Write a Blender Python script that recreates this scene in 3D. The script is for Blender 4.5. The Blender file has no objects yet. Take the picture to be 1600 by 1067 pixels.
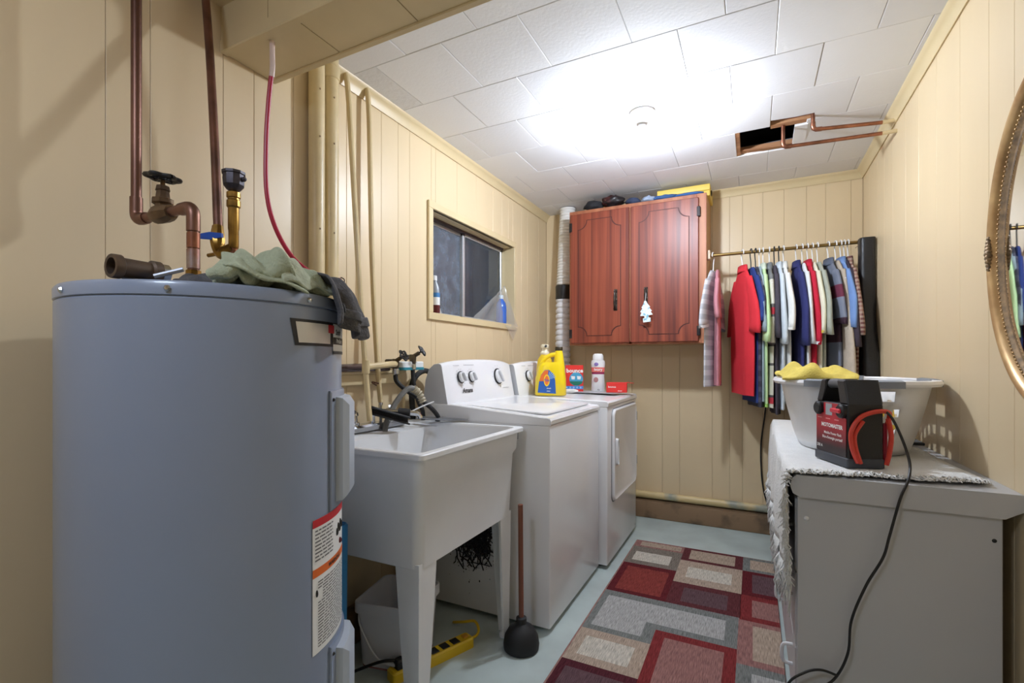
import bpy, bmesh, math, random
from mathutils import Vector, Matrix, noise
random.seed(7)
PI = math.pi
scene = bpy.context.scene
C = scene.collection

# ------------------------------------------------------------------ camera
CAM_H = 1.095
YAW = math.atan(377 / 750)
cam_data = bpy.data.cameras.new('camera')
cam = bpy.data.objects.new('camera', cam_data)
C.objects.link(cam)
cam.location = (0, 0, CAM_H)
cam.rotation_euler = (PI / 2, 0, YAW)
cam_data.sensor_width = 36
cam_data.lens = 750 * 36 / 1600
cam_data.shift_y = 31.5 / 1600
cam_data.clip_start = 0.02
scene.camera = cam

# ------------------------------------------------------------------ world / exposure
world = bpy.data.worlds.new('world')
scene.world = world
world.use_nodes = True
world.node_tree.nodes['Background'].inputs[0].default_value = (0.10, 0.13, 0.17, 1)
world.node_tree.nodes['Background'].inputs[1].default_value = 0.25
vs = scene.view_settings
vs.view_transform = 'Standard'
vs.look = 'None'
vs.gamma = 1
vs.use_curve_mapping = False
vs.exposure = 0.08
BULB = 1060.0       # bare bulb on the laundry ceiling (emission strength)
NEAR_LAMP = 44.0    # dome lamp in the part of the basement behind the camera

# ------------------------------------------------------------------ materials
def srgb(r, g, b):
    f = lambda c: (c / 255 / 12.92) if c / 255 <= 0.04045 else ((c / 255 + 0.055) / 1.055) ** 2.4
    return (f(r), f(g), f(b), 1.0)
_mats = {}
def new_mat(name):
    m = bpy.data.materials.new(name); m.use_nodes = True
    nt = m.node_tree
    return m, nt, nt.nodes['Principled BSDF']
def mat(name, rgb, rough=0.5, metal=0.0, var=0.0, scale=8.0, bump=0.0, bscale=60.0, stretch=None, rgb2=None, coat=0.0, alpha=1.0, trans=0.0, spec=None, thresh=None, detail=4.0):
    """principled material with noise colour variation (towards rgb2) and noise bump"""
    if name in _mats: return _mats[name]
    m, nt, p = new_mat(name)
    N, L = nt.nodes, nt.links
    p.inputs['Base Color'].default_value = srgb(*rgb)
    p.inputs['Roughness'].default_value = rough
    p.inputs['Metallic'].default_value = metal
    p.inputs['Coat Weight'].default_value = coat
    p.inputs['Alpha'].default_value = alpha
    p.inputs['Transmission Weight'].default_value = trans
    if spec is not None: p.inputs['Specular IOR Level'].default_value = spec
    tc = N.new('ShaderNodeTexCoord'); mp = N.new('ShaderNodeMapping')
    L.new(tc.outputs['Object'], mp.inputs['Vector'])
    if stretch: mp.inputs['Scale'].default_value = stretch
    if var > 0 or rgb2:
        nz = N.new('ShaderNodeTexNoise'); nz.inputs['Scale'].default_value = scale; nz.inputs['Detail'].default_value = detail
        L.new(mp.outputs['Vector'], nz.inputs['Vector'])
        rp = N.new('ShaderNodeValToRGB')
        a, b = thresh if thresh else (0.3, 0.7)
        rp.color_ramp.elements[0].position = a; rp.color_ramp.elements[1].position = b
        c1 = srgb(*rgb)
        c2 = srgb(*rgb2) if rgb2 else tuple(c * (1 - var) for c in c1[:3]) + (1,)
        rp.color_ramp.elements[0].color = c1; rp.color_ramp.elements[1].color = c2
        L.new(nz.outputs['Fac'], rp.inputs['Fac'])
        L.new(rp.outputs['Color'], p.inputs['Base Color'])
    if bump > 0:
        nb = N.new('ShaderNodeTexNoise'); nb.inputs['Scale'].default_value = bscale; nb.inputs['Detail'].default_value = 5
        L.new(mp.outputs['Vector'], nb.inputs['Vector'])
        bp = N.new('ShaderNodeBump'); bp.inputs['Strength'].default_value = bump; bp.inputs['Distance'].default_value = 0.004
        L.new(nb.outputs['Fac'], bp.inputs['Height']); L.new(bp.outputs['Normal'], p.inputs['Normal'])
    _mats[name] = m
    return m
def emit(name, rgb, strength):
    if name in _mats: return _mats[name]
    m, nt, p = new_mat(name)
    p.inputs['Base Color'].default_value = srgb(*rgb)
    p.inputs['Emission Color'].default_value = srgb(*rgb)
    p.inputs['Emission Strength'].default_value = strength
    _mats[name] = m
    return m
def bands(name, z0, z1, stops, rough=0.85, axis='Z', bump=0.25):
    """hard colour bands along an object axis: stops = [(fraction, rgb)...]"""
    if name in _mats: return _mats[name]
    m, nt, p = new_mat(name)
    N, L = nt.nodes, nt.links
    tc = N.new('ShaderNodeTexCoord'); sp = N.new('ShaderNodeSeparateXYZ')
    L.new(tc.outputs['Object'], sp.inputs[0])
    mr = N.new('ShaderNodeMapRange'); mr.inputs['From Min'].default_value = z0; mr.inputs['From Max'].default_value = z1
    L.new(sp.outputs[axis], mr.inputs['Value'])
    rp = N.new('ShaderNodeValToRGB'); cr = rp.color_ramp; cr.interpolation = 'CONSTANT'
    cr.elements[0].position = 0; cr.elements[0].color = srgb(*stops[0][1])
    cr.elements[1].position = stops[1][0]; cr.elements[1].color = srgb(*stops[1][1])
    for f, c in stops[2:]:
        e = cr.elements.new(f); e.color = srgb(*c)
    L.new(mr.outputs['Result'], rp.inputs['Fac']); L.new(rp.outputs['Color'], p.inputs['Base Color'])
    p.inputs['Roughness'].default_value = rough
    nb = N.new('ShaderNodeTexNoise'); nb.inputs['Scale'].default_value = 250
    L.new(tc.outputs['Object'], nb.inputs['Vector'])
    bp = N.new('ShaderNodeBump'); bp.inputs['Strength'].default_value = bump; bp.inputs['Distance'].default_value = 0.002
    L.new(nb.outputs['Fac'], bp.inputs['Height']); L.new(bp.outputs['Normal'], p.inputs['Normal'])
    _mats[name] = m
    return m
def plaid(name, a, b, c, freq=90.0):
    if name in _mats: return _mats[name]
    m, nt, p = new_mat(name)
    N, L = nt.nodes, nt.links
    tc = N.new('ShaderNodeTexCoord')
    cols = []
    for d in ('Y', 'Z'):
        w = N.new('ShaderNodeTexWave'); w.bands_direction = d; w.inputs['Scale'].default_value = freq / 6.3
        L.new(tc.outputs['Object'], w.inputs['Vector'])
        r = N.new('ShaderNodeValToRGB'); r.color_ramp.interpolation = 'CONSTANT'
        r.color_ramp.elements[0].color = (0, 0, 0, 1); r.color_ramp.elements[1].position = 0.5; r.color_ramp.elements[1].color = (1, 1, 1, 1)
        L.new(w.outputs['Fac'], r.inputs['Fac']); cols.append(r)
    m1 = N.new('ShaderNodeMix'); m1.data_type = 'RGBA'
    m1.inputs['A'].default_value = srgb(*a); m1.inputs['B'].default_value = srgb(*b)
    L.new(cols[0].outputs['Color'], m1.inputs['Factor'])
    m2 = N.new('ShaderNodeMix'); m2.data_type = 'RGBA'; m2.inputs['B'].default_value = srgb(*c)
    L.new(m1.outputs['Result'], m2.inputs['A'])
    k = N.new('ShaderNodeMath'); k.operation = 'MULTIPLY'; k.inputs[1].default_value = 0.7
    L.new(cols[1].outputs['Color'], k.inputs[0]); L.new(k.outputs[0], m2.inputs['Factor'])
    L.new(m2.outputs['Result'], p.inputs['Base Color']); p.inputs['Roughness'].default_value = 0.9
    _mats[name] = m
    return m
def wood(name, c1, c2, c3, rough=0.35, sx=22.0, coat=0.2, axis='Z', zs=0.6):
    if name in _mats: return _mats[name]
    m, nt, p = new_mat(name)
    N, L = nt.nodes, nt.links
    tc = N.new('ShaderNodeTexCoord'); mp = N.new('ShaderNodeMapping')
    s = [sx, sx, sx]; s['XYZ'.index(axis)] = zs
    mp.inputs['Scale'].default_value = s
    L.new(tc.outputs['Object'], mp.inputs['Vector'])
    nz = N.new('ShaderNodeTexNoise'); nz.inputs['Scale'].default_value = 1.0; nz.inputs['Detail'].default_value = 5; nz.inputs['Distortion'].default_value = 0.5
    L.new(mp.outputs['Vector'], nz.inputs['Vector'])
    rp = N.new('ShaderNodeValToRGB')
    rp.color_ramp.elements[0].position = 0.32; rp.color_ramp.elements[0].color = srgb(*c1)
    rp.color_ramp.elements[1].position = 0.68; rp.color_ramp.elements[1].color = srgb(*c3)
    e = rp.color_ramp.elements.new(0.5); e.color = srgb(*c2)
    L.new(nz.outputs['Fac'], rp.inputs['Fac']); L.new(rp.outputs['Color'], p.inputs['Base Color'])
    p.inputs['Roughness'].default_value = rough; p.inputs['Coat Weight'].default_value = coat; p.inputs['Coat Roughness'].default_value = 0.25
    _mats[name] = m
    return m

# ------------------------------------------------------------------ mesh helpers
class MB:
    """collects shapes; build() links them as ONE mesh object"""
    def __init__(s): s.v = []; s.f = []; s.mi = []; s.cur = 0
    def add(s, vs_, fs, M=None):
        o = len(s.v)
        for q in vs_:
            q = Vector(q); s.v.append(tuple(M @ q if M else q))
        for f in fs: s.f.append(tuple(i + o for i in f)); s.mi.append(s.cur)
        return s
    def box(s, a, b, M=None, ch=0.0):
        """box between two corners, optional chamfer on all edges"""
        a = Vector(a); b = Vector(b)
        lo = Vector((min(a[i], b[i]) for i in range(3))); hi = Vector((max(a[i], b[i]) for i in range(3)))
        if ch <= 0:
            v = [(x, y, z) for x in (lo.x, hi.x) for y in (lo.y, hi.y) for z in (lo.z, hi.z)]
            f = [(0, 1, 3, 2), (4, 6, 7, 5), (0, 4, 5, 1), (2, 3, 7, 6), (0, 2, 6, 4), (1, 5, 7, 3)]
            return s.add(v, f, M)
        bm = bmesh.new(); bmesh.ops.create_cube(bm, size=1)
        for q in bm.verts: q.co = Vector(((lo[i] + hi[i]) / 2 + q.co[i] * (hi[i] - lo[i]) for i in range(3)))
        bmesh.ops.bevel(bm, geom=list(bm.edges), offset=min(ch, min(hi - lo) * 0.49), segments=1 if ch < 0.004 else 3, affect='EDGES', profile=0.5)
        bm.verts.index_update()
        s.add([q.co.copy() for q in bm.verts], [[q.index for q in f.verts] for f in bm.faces], M); bm.free()
        return s
    def rings(s, rs, M=None, cap0=True, cap1=True, close=True):
        """loft through rings of equal point count"""
        n = len(rs[0]); v = [q for r in rs for q in r]; f = []
        for i in range(len(rs) - 1):
            for j in range(n if close else n - 1):
                k = (j + 1) % n
                f.append((i * n + j, i * n + k, (i + 1) * n + k, (i + 1) * n + j))
        if cap0: f.append(tuple(range(n))[::-1])
        if cap1: f.append(tuple((len(rs) - 1) * n + j for j in range(n)))
        return s.add(v, f, M)
    def lathe(s, prof, n=24, c=(0, 0, 0), M=None, cap0=True, cap1=True, sx=1.0, sy=1.0):
        """profile of (radius, z) around the local Z axis at c"""
        rs = [[(c[0] + r * sx * math.cos(2 * PI * j / n), c[1] + r * sy * math.sin(2 * PI * j / n), c[2] + z) for j in range(n)] for r, z in prof]
        return s.rings(rs, M, cap0, cap1)
    def tube(s, pts, r, n=10, smooth=0, caps=True, M=None, flat=1.0):
        pts = [Vector(p) for p in pts]
        if smooth: pts = catmull(pts, smooth)
        rad = r if callable(r) else (lambda t: r)
        T = [(pts[min(i + 1, len(pts) - 1)] - pts[max(i - 1, 0)]).normalized() for i in range(len(pts))]
        up = Vector((0, 0, 1)) if abs(T[0].z) < 0.9 else Vector((1, 0, 0))
        nrm = (up - T[0] * up.dot(T[0])).normalized(); rs = []
        for i, p in enumerate(pts):
            nrm = nrm - T[i] * nrm.dot(T[i])
            if nrm.length < 1e-6: nrm = T[i].orthogonal()
            nrm.normalize(); b = T[i].cross(nrm); q = rad(i / max(1, len(pts) - 1))
            rs.append([p + nrm * (q * math.cos(2 * PI * j / n)) + b * (q * flat * math.sin(2 * PI * j / n)) for j in range(n)])
        return s.rings(rs, M, caps, caps)
    def prism(s, poly, h, M=None):
        """polygon in local XY extruded to z = h"""
        n = len(poly); v = [(x, y, 0) for x, y in poly] + [(x, y, h) for x, y in poly]
        f = [tuple(range(n))[::-1], tuple(range(n, 2 * n))] + [(i, (i + 1) % n, n + (i + 1) % n, n + i) for i in range(n)]
        return s.add(v, f, M)
    def grid(s, fn, nu, nv, M=None):
        v = [fn(i / nu, j / nv) for i in range(nu + 1) for j in range(nv + 1)]
        f = [(i * (nv + 1) + j, (i + 1) * (nv + 1) + j, (i + 1) * (nv + 1) + j + 1, i * (nv + 1) + j + 1) for i in range(nu) for j in range(nv)]
        return s.add(v, f, M)
    def ball(s, c, r, n=14, m=9, fn=None, M=None):
        rx, ry, rz = r if hasattr(r, '__len__') else (r, r, r)
        rs = []
        for i in range(m + 1):
            t = -PI / 2 + PI * i / m; t = max(-PI / 2 + 0.02, min(PI / 2 - 0.02, t)); ring = []
            for j in range(n):
                a = 2 * PI * j / n
                d = Vector((math.cos(t) * math.cos(a), math.cos(t) * math.sin(a), math.sin(t)))
                k = fn(d) if fn else 1.0
                ring.append((c[0] + rx * d.x * k, c[1] + ry * d.y * k, c[2] + rz * d.z * k))
            rs.append(ring)
        return s.rings(rs, M)
    def build(s, name, mats, parent=None, smooth=35, M=None):
        me = bpy.data.meshes.new(name)
        me.from_pydata(s.v, [], s.f); me.update()
        bm = bmesh.new(); bm.from_mesh(me); bmesh.ops.recalc_face_normals(bm, faces=bm.faces); bm.to_mesh(me); bm.free()
        for m in (mats if isinstance(mats, (list, tuple)) else [mats]): me.materials.append(m)
        if any(s.mi): me.polygons.foreach_set('material_index', s.mi)
        if smooth:
            me.polygons.foreach_set('use_smooth', [True] * len(me.polygons)); me.set_sharp_from_angle(angle=math.radians(smooth))
        o = bpy.data.objects.new(name, me); C.objects.link(o)
        if parent: o.parent = parent
        if M is not None: o.matrix_local = M
        return o
def catmull(p, k):
    out = []
    for i in range(len(p) - 1):
        a, b, c, d = p[max(i - 1, 0)], p[i], p[i + 1], p[min(i + 2, len(p) - 1)]
        for j in range(k):
            t = j / k
            out.append(0.5 * ((2 * b) + (c - a) * t + (2 * a - 5 * b + 4 * c - d) * t * t + (3 * b - a - 3 * c + d) * t ** 3))
    out.append(p[-1]); return out
def tag(o, label, cat, group=None, kind=None):
    o['label'] = label
    if cat: o['category'] = cat
    if group: o['group'] = group
    if kind: o['kind'] = kind
    return o
def thing(name, label, cat, loc=(0, 0, 0), rz=0.0, group=None):
    o = bpy.data.objects.new(name, None); C.objects.link(o); o.empty_display_size = 0.05
    o.location = loc; o.rotation_euler = (0, 0, rz)
    return tag(o, label, cat, group)
def struct(o, label=None):
    o['kind'] = 'structure'
    if label: o['label'] = label; o['category'] = o.name.split('_')[0].split('.')[0]
    return o
def frame(origin, xaxis, yaxis):
    """matrix with the given local X and Y axes"""
    x = Vector(xaxis).normalized(); z = x.cross(Vector(yaxis)).normalized(); y = z.cross(x)
    M = Matrix((x, y, z)).transposed().to_4x4(); M.translation = Vector(origin)
    return M
def T(x, y, z): return Matrix.Translation((x, y, z))
def lettering(text, size, bold=0.0, shear=0.0):
    """flat text outline as (verts, faces), centred on x, baseline at y = 0"""
    cu = bpy.data.curves.new('t', 'FONT'); cu.body = text; cu.size = size; cu.align_x = 'CENTER'; cu.offset = bold; cu.shear = shear
    cu.resolution_u = 2
    ob = bpy.data.objects.new('t', cu); C.objects.link(ob)
    dg = bpy.context.evaluated_depsgraph_get(); me = bpy.data.meshes.new_from_object(ob.evaluated_get(dg))
    v = [tuple(q.co) for q in me.vertices]; f = [tuple(q.vertices) for q in me.polygons]
    bpy.data.objects.remove(ob); bpy.data.curves.remove(cu); bpy.data.meshes.remove(me)
    return v, f
def text_part(text, size, m, parent, M, bold=0.0, shear=0.0, name='lettering'):
    b = MB(); v, f = lettering(text, size, bold, shear); b.add(v, f, M)
    return b.build(name, m, parent, smooth=0)
def rrect(w, h, r, n=5, cx=0.0, cy=0.0):
    out = []
    for sx, sy, a0 in ((1, 1, 0), (-1, 1, PI / 2), (-1, -1, PI), (1, -1, 1.5 * PI)):
        for i in range(n + 1):
            a = a0 + PI / 2 * i / n
            out.append((cx + sx * (w / 2 - r) + r * math.cos(a), cy + sy * (h / 2 - r) + r * math.sin(a)))
    return out
def solid(o, t, sub=0, off=0.0):
    md = o.modifiers.new('thick', 'SOLIDIFY'); md.thickness = t; md.offset = off
    if sub:
        sb = o.modifiers.new('sub', 'SUBSURF'); sb.levels = sub; sb.render_levels = sub
    return o
def nz(x, y, z=0.0): return noise.noise(Vector((x, y, z)))

# ------------------------------------------------------------------ palette
TAN = (225, 203, 165)
m_wall = mat('painted_panel', TAN, 0.38, var=0.08, scale=3.0, bump=0.06, bscale=30, stretch=(1, 1, 0.25))
m_groove = mat('panel_groove', (190, 170, 128), 0.6)
m_trim = mat('painted_trim', (218, 198, 156), 0.4, var=0.08, scale=6)
m_pipe_tan = mat('painted_pipe', (214, 193, 148), 0.38, var=0.14, scale=12)
m_floor = mat('painted_concrete', (194, 206, 202), 0.42, var=0.22, scale=5, bump=0.15, bscale=20)
m_tile = mat('ceiling_tile', (236, 236, 238), 0.8, var=0.03, scale=5, bump=0.16, bscale=90)
m_white = mat('white_enamel', (236, 236, 238), 0.25, var=0.03, scale=3, coat=0.3)
m_plast = mat('white_plastic', (225, 225, 226), 0.4)
m_sink = mat('sink_plastic', (234, 235, 237), 0.42, var=0.06, scale=5)
m_black = mat('black_plastic', (22, 22, 24), 0.45)
m_rubber = mat('black_rubber', (26, 26, 28), 0.65, bump=0.1)
m_grey = mat('grey_plastic', (120, 124, 130), 0.45)
m_chrome = mat('chrome', (200, 202, 206), 0.18, 1.0)
m_copper = mat('copper', (142, 104, 88), 0.42, 0.85, rgb2=(84, 60, 52), scale=9, stretch=(1, 1, 0.35))
m_copper_new = mat('bright_copper', (172, 116, 92), 0.36, 0.9, rgb2=(124, 84, 66), scale=20)
m_brass = mat('brass', (176, 140, 72), 0.35, 1.0, rgb2=(110, 84, 44), scale=25)
m_bronze = mat('old_bronze', (122, 100, 76), 0.5, 0.8, rgb2=(82, 66, 52), scale=30)
m_heater = mat('grey_enamel', (142, 154, 176), 0.3, coat=0.25, var=0.04, scale=2)
m_heater_panel = mat('light_grey_plastic', (184, 193, 206), 0.4)
m_ink = mat('black_ink', (30, 30, 32), 0.5)
m_wht = mat('print_white', (238, 238, 236), 0.5)
m_redp = mat('print_red', (190, 36, 44), 0.5)
m_orange = mat('print_orange', (228, 110, 40), 0.5)
m_bluep = mat('print_blue', (38, 92, 170), 0.5)
m_yel = mat('print_yellow', (240, 205, 40), 0.45)

XL, XR, YB, YN = -1.445, 0.58, 3.47, -1.7
ZC, ZN = 2.229, 2.17           # laundry ceiling, ceiling nearer the camera
BY0, BY1, BZ = 0.905, 1.085, 2.035   # ceiling beam

# ================================================================== THE SETTING
floor = MB().box((XL - 0.3, YN - 0.1, -0.08), (XR + 0.1, YB + 0.1, 0)).build('floor', m_floor, smooth=0)
struct(floor, 'grey-green painted concrete floor')

# panelled walls: a backing with every board a part of its own
def board(parent, c0, c1, z0, z1, place):
    """a vertical board with chamfered long edges; place(a, depth, z) gives the world point"""
    g, t, e = 0.0005, 0.012, 0.0012
    pr = [(c0 + g, 0.0), (c0 + g, t - e), (c0 + g + e, t), (c1 - g - e, t), (c1 - g, t - e), (c1 - g, 0.0)]
    MB().rings([[place(a, d, z) for a, d in pr] for z in (z0, z1)]).build('panel_board', m_wall, parent, smooth=0)

def cuts(a, b, known, step):
    ks = sorted(known); out = [a]; x = ks[0]
    lo = []
    i = 0
    while x - step[i % len(step)] > a + 0.04:
        x -= step[i % len(step)]; lo.append(x); i += 1
    out += lo[::-1] + ks
    x = ks[-1]; i = 0
    while x + step[i % len(step)] < b - 0.04:
        x += step[i % len(step)]; out.append(x); i += 1
    return out + [b]

# left wall with the window opening
WY0, WY1, WZ0, WZ1 = 1.972, 2.886, 1.342, 1.862
wl = MB()
for (y0, y1, z0, z1) in ((YN, WY0 - 0.012, 0, 2.3), (WY1 + 0.012, YB + 0.1, 0, 2.3), (WY0 - 0.012, WY1 + 0.012, 0, WZ0 - 0.012), (WY0 - 0.012, WY1 + 0.012, WZ1 + 0.012, 2.3)):
    wl.box((XL - 0.11, y0, z0), (XL - 0.012, y1, z1))
wall_left = struct(wl.build('wall_left', m_groove, smooth=0), 'left wall of tan painted vertical boards')
gl = cuts(YN, YB, [0.615, 0.715, 0.913, 1.014, 1.164, 1.29, 1.41, 1.61, 1.72, 1.802, 2.008, 2.206, 2.409, 2.61, 2.73, 2.82, 3.02, 3.12, 3.32], (0.2, 0.1, 0.12, 0.2))
pl = lambda a, d, z: (XL - 0.012 + d, a, z)
for a, b in zip(gl[:-1], gl[1:]):
    if b <= WY0 or a >= WY1: board(wall_left, a, b, 0.0, 2.3, pl); continue
    for c, d, inside in ((a, min(b, WY0), False), (max(a, WY0), min(b, WY1), True), (max(a, WY1), b, False)):
        if d - c < 0.004: continue
        if inside: board(wall_left, c, d, 0.0, WZ0, pl); board(wall_left, c, d, WZ1, 2.3, pl)
        else: board(wall_left, c, d, 0.0, 2.3, pl)
wall_back = struct(MB().box((XL - 0.1, YB + 0.012, 0), (XR + 0.1, YB + 0.11, 2.3)).build('wall_back', m_groove, smooth=0), 'back wall of tan painted boards behind the cabinet and clothes')
gb = cuts(XL, XR, [-1.357, -1.125, -0.93, -0.78, -0.568, -0.453, -0.245, -0.139, -0.063, 0.055, 0.173, 0.294, 0.394, 0.522], (0.2, 0.1))
for a, b in zip(gb[:-1], gb[1:]): board(wall_back, a, b, 0.0, 2.3, lambda a, d, z: (a, YB + 0.012 - d, z))
wall_right = struct(MB().box((XR + 0.012, YN, 0), (XR + 0.11, YB + 0.1, 2.3)).build('wall_right', m_groove, smooth=0), 'right wall of tan painted boards beside the dresser')
gr = cuts(YN, YB, [1.627, 1.772, 1.979, 2.194, 2.40, 2.581, 2.791, 2.95, 3.1, 3.3], (0.2, 0.1, 0.15))
for a, b in zip(gr[:-1], gr[1:]): board(wall_right, a, b, 0.0, 2.3, lambda a, d, z: (XR + 0.012 - d, a, z))
struct(MB().box((XL - 0.1, YN - 0.1, 0), (XR + 0.1, YN, 2.3)).build('wall_front', m_wall, smooth=0), 'tan wall of the basement room facing the laundry end')

# ceiling: backing slab with the torn hole, every tile a part
HX0, HX1, HY0, HY1 = -0.072, 0.262, 2.565, 2.935
cb = MB()
zb0, zb1 = ZC + 0.013, ZC + 0.05
for (x0, x1, y0, y1) in ((XL - 0.1, HX0, BY0, YB + 0.1), (HX1, XR + 0.1, BY0, YB + 0.1), (HX0, HX1, BY0, HY0), (HX0, HX1, HY1, YB + 0.1)):
    cb.box((x0, y0, zb0), (x1, y1, zb1))
ceiling = struct(cb.build('ceiling', mat('ceiling_joint', (120, 120, 124), 0.9), smooth=0), 'white square fibre tile ceiling laid in running bond')
ts = 0.305
row_y0 = 1.412 - 2 * ts
tile_var = [m_tile, mat('ceiling_tile_b', (231, 231, 234), 0.8, var=0.03, scale=4, bump=0.16, bscale=90), mat('ceiling_tile_rough', (222, 222, 224), 0.85, bump=0.6, bscale=45)]
def tile(x0, x1, y0, y1, m, poly=None):
    g, e, t = 0.0006, 0.0022, 0.013
    if poly is None: poly = [(x0, y0), (x1, y0), (x1, y1), (x0, y1)]
    cx = sum(p[0] for p in poly) / len(poly); cy = sum(p[1] for p in poly) / len(poly)
    def inset(d): return [(x + (d if x < cx else -d), y + (d if y < cy else -d)) for x, y in poly]
    a, b = inset(g), inset(g + e)
    dz = random.uniform(-0.0006, 0.0006)
    MB().rings([[(x, y, ZC + t) for x, y in a], [(x, y, ZC + 0.0016 + dz) for x, y in a], [(x, y, ZC + dz) for x, y in b]]).build('ceiling_tile', m, ceiling, smooth=0)
for r in range(0, 9):
    y0 = row_y0 + r * ts; y1 = min(y0 + ts, YB)
    if y1 <= BY1: continue
    y0 = max(y0, BY1 - 0.02)
    off = -1.30 if r % 2 == 0 else -1.147
    xs = [XL] + [off + k * ts for k in range(-1, 8) if XL + 0.02 < off + k * ts < XR - 0.02] + [XR]
    for a, b in zip(xs[:-1], xs[1:]):
        if y0 < 2.75 < y1 and a < 0.05 < b: continue                       # the missing tile
        m = random.choice(tile_var[:2])
        if r == 2 and a == XL: m = tile_var[2]
        if y0 < 2.6 < y1 and a < 0.2 < b:                                   # the tile broken beside the hole
            tile(a, b, y0, y1, m, [(a, y0), (b, y0), (b, y1), (HX1, y1), (HX1 - 0.01, HY0 + 0.01), (0.17, HY0 + 0.014), (a, HY0 + 0.004)])
            continue
        tile(a, b, y0, y1, m)
# cavity above the hole: joists, strapping
m_rough = wood('rough_lumber', (188, 140, 100), (160, 112, 76), (128, 84, 56), 0.8, 18, 0, 'X')
m_dark = mat('dark_cavity_wood', (84, 72, 72), 0.9, var=0.3)  # tone lightened so the colour puts some light into the ceiling hole
cv = MB()
cv.box((-0.45, 2.3, 2.40), (0.58, 3.3, 2.43))
cv.box((-0.46, 2.28, zb1), (-0.42, 3.3, 2.42)); cv.box((0.55, 2.28, zb1), (0.59, 3.3, 2.42))
cv.box((-0.46, 2.26, zb1), (0.59, 2.3, 2.42)); cv.box((-0.46, 3.28, zb1), (0.59, 3.32, 2.42))
cv.build('joist_cavity', m_dark, ceiling, smooth=0)
MB().box((HX0 - 0.004, 2.90, ZC + 0.012), (0.23, HY1 + 0.03, ZC + 0.032)).build('strapping', m_rough, ceiling, smooth=0)
MB().box((HX0 - 0.012, 2.63, ZC + 0.002), (HX0 + 0.01, 2.93, ZC + 0.05)).build('strapping', m_rough, ceiling, smooth=0)
MB().box((0.075, 2.625, ZC + 0.004), (0.26, 2.665, ZC + 0.04)).build('strapping', m_rough, ceiling, smooth=0)
MB().prism([(0, 0), (0.2, 0), (0.19, 0.03), (0.1, 0.045), (0.02, 0.02)], 0.008, frame((-0.05, 2.875, ZC + 0.002), (1, 0.05, -0.02), (0, 1, 0.1))).build('torn_tile_edge', m_rough, ceiling, smooth=0)
MB().prism([(0, 0), (0.055, 0), (0.06, 0.24), (0.004, 0.235)], 0.012, frame((0.178, 2.672, ZC - 0.004), (1, 0, 0), (0, 1, 0.02))).build('torn_tile_strip', m_tile, ceiling, smooth=0)

# near ceiling and the beam
nc = MB().box((XL - 0.1, YN, ZN), (XR + 0.1, BY0 + 0.02, ZN + 0.08)).build('ceiling_near', m_wall, smooth=0)
struct(nc, 'tan ceiling of the basement room on the near side of the beam')
beam = MB().box((XL, BY0 + 0.006, BZ + 0.008), (XR, BY1 - 0.006, 2.28)).build('trim_beam', m_groove, smooth=0)
struct(beam, 'boxed tan ceiling beam crossing over the water heater')
sx_ = [XL, -1.124, -0.828, -0.52, -0.22, 0.08, XR]
for a, b in zip(sx_[:-1], sx_[1:]):
    MB().box((a + 0.0015, BY0 + 0.02, BZ + 0.001), (b - 0.0015, BY1 - 0.012, BZ + 0.01)).build('soffit_panel', m_trim, beam, smooth=0)
sx_ = [XL, -1.23, -0.93, -0.63, -0.33, -0.03, XR]
for a, b in zip(sx_[:-1], sx_[1:]):
    MB().box((a + 0.001, BY0, BZ + 0.03), (b - 0.001, BY0 + 0.008, ZN)).build('face_panel', m_trim, beam, smooth=0)
    MB().box((a + 0.001, BY1 - 0.008, BZ + 0.02), (b - 0.001, BY1, ZC + 0.02)).build('face_panel', m_trim, beam, smooth=0)
for y0, y1 in ((BY0 - 0.004, BY0 + 0.022), (BY1 - 0.016, BY1 + 0.006)):
    MB().box((XL, y0, BZ - 0.004), (XR, y1, BZ + 0.034), ch=0.003).build('corner_moulding', m_trim, beam)

# cornices: cove profile along the three walls
cove = [(0, 0), (0, -0.048), (0.006, -0.05), (0.010, -0.040), (0.014, -0.026), (0.024, -0.014), (0.030, -0.010), (0.034, 0)]
def cornice(n, place, a, b, label):
    return struct(MB().rings([[place(d, z, a) for d, z in cove], [place(d, z, b) for d, z in cove]]).build('trim_%d' % n, m_trim), label)
cornice(1, lambda d, z, a: (XL + d, a, ZC + z), 1.335, YB, 'tan cove moulding where the left wall meets the ceiling')
cornice(2, lambda d, z, a: (a, YB - d, ZC + z), -1.12, XR, 'tan cove moulding along the top of the back wall')
cornice(3, lambda d, z, a: (XR - d, a, ZC + z), BY1 + 0.01, YB, 'tan cove moulding where the right wall meets the ceiling')

# footings
m_foot = mat('stained_footing', (140, 112, 84), 0.8, rgb2=(74, 62, 48), scale=7, thresh=(0.5, 0.72), bump=0.4, bscale=25)
struct(MB().box((XL, YB - 0.035, 0), (XR, YB, 0.115), ch=0.006).box((XL, YB - 0.03, 0.115), (XR, YB - 0.004, 0.13)).build('baseboard_back', m_foot), 'stained brown footing board at the foot of the back wall')
struct(MB().box((XL, 0.0, 0), (XL + 0.07, YB - 0.04, 0.12), ch=0.006).build('baseboard_left', m_foot), 'stained footing ledge along the foot of the left wall')

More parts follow.
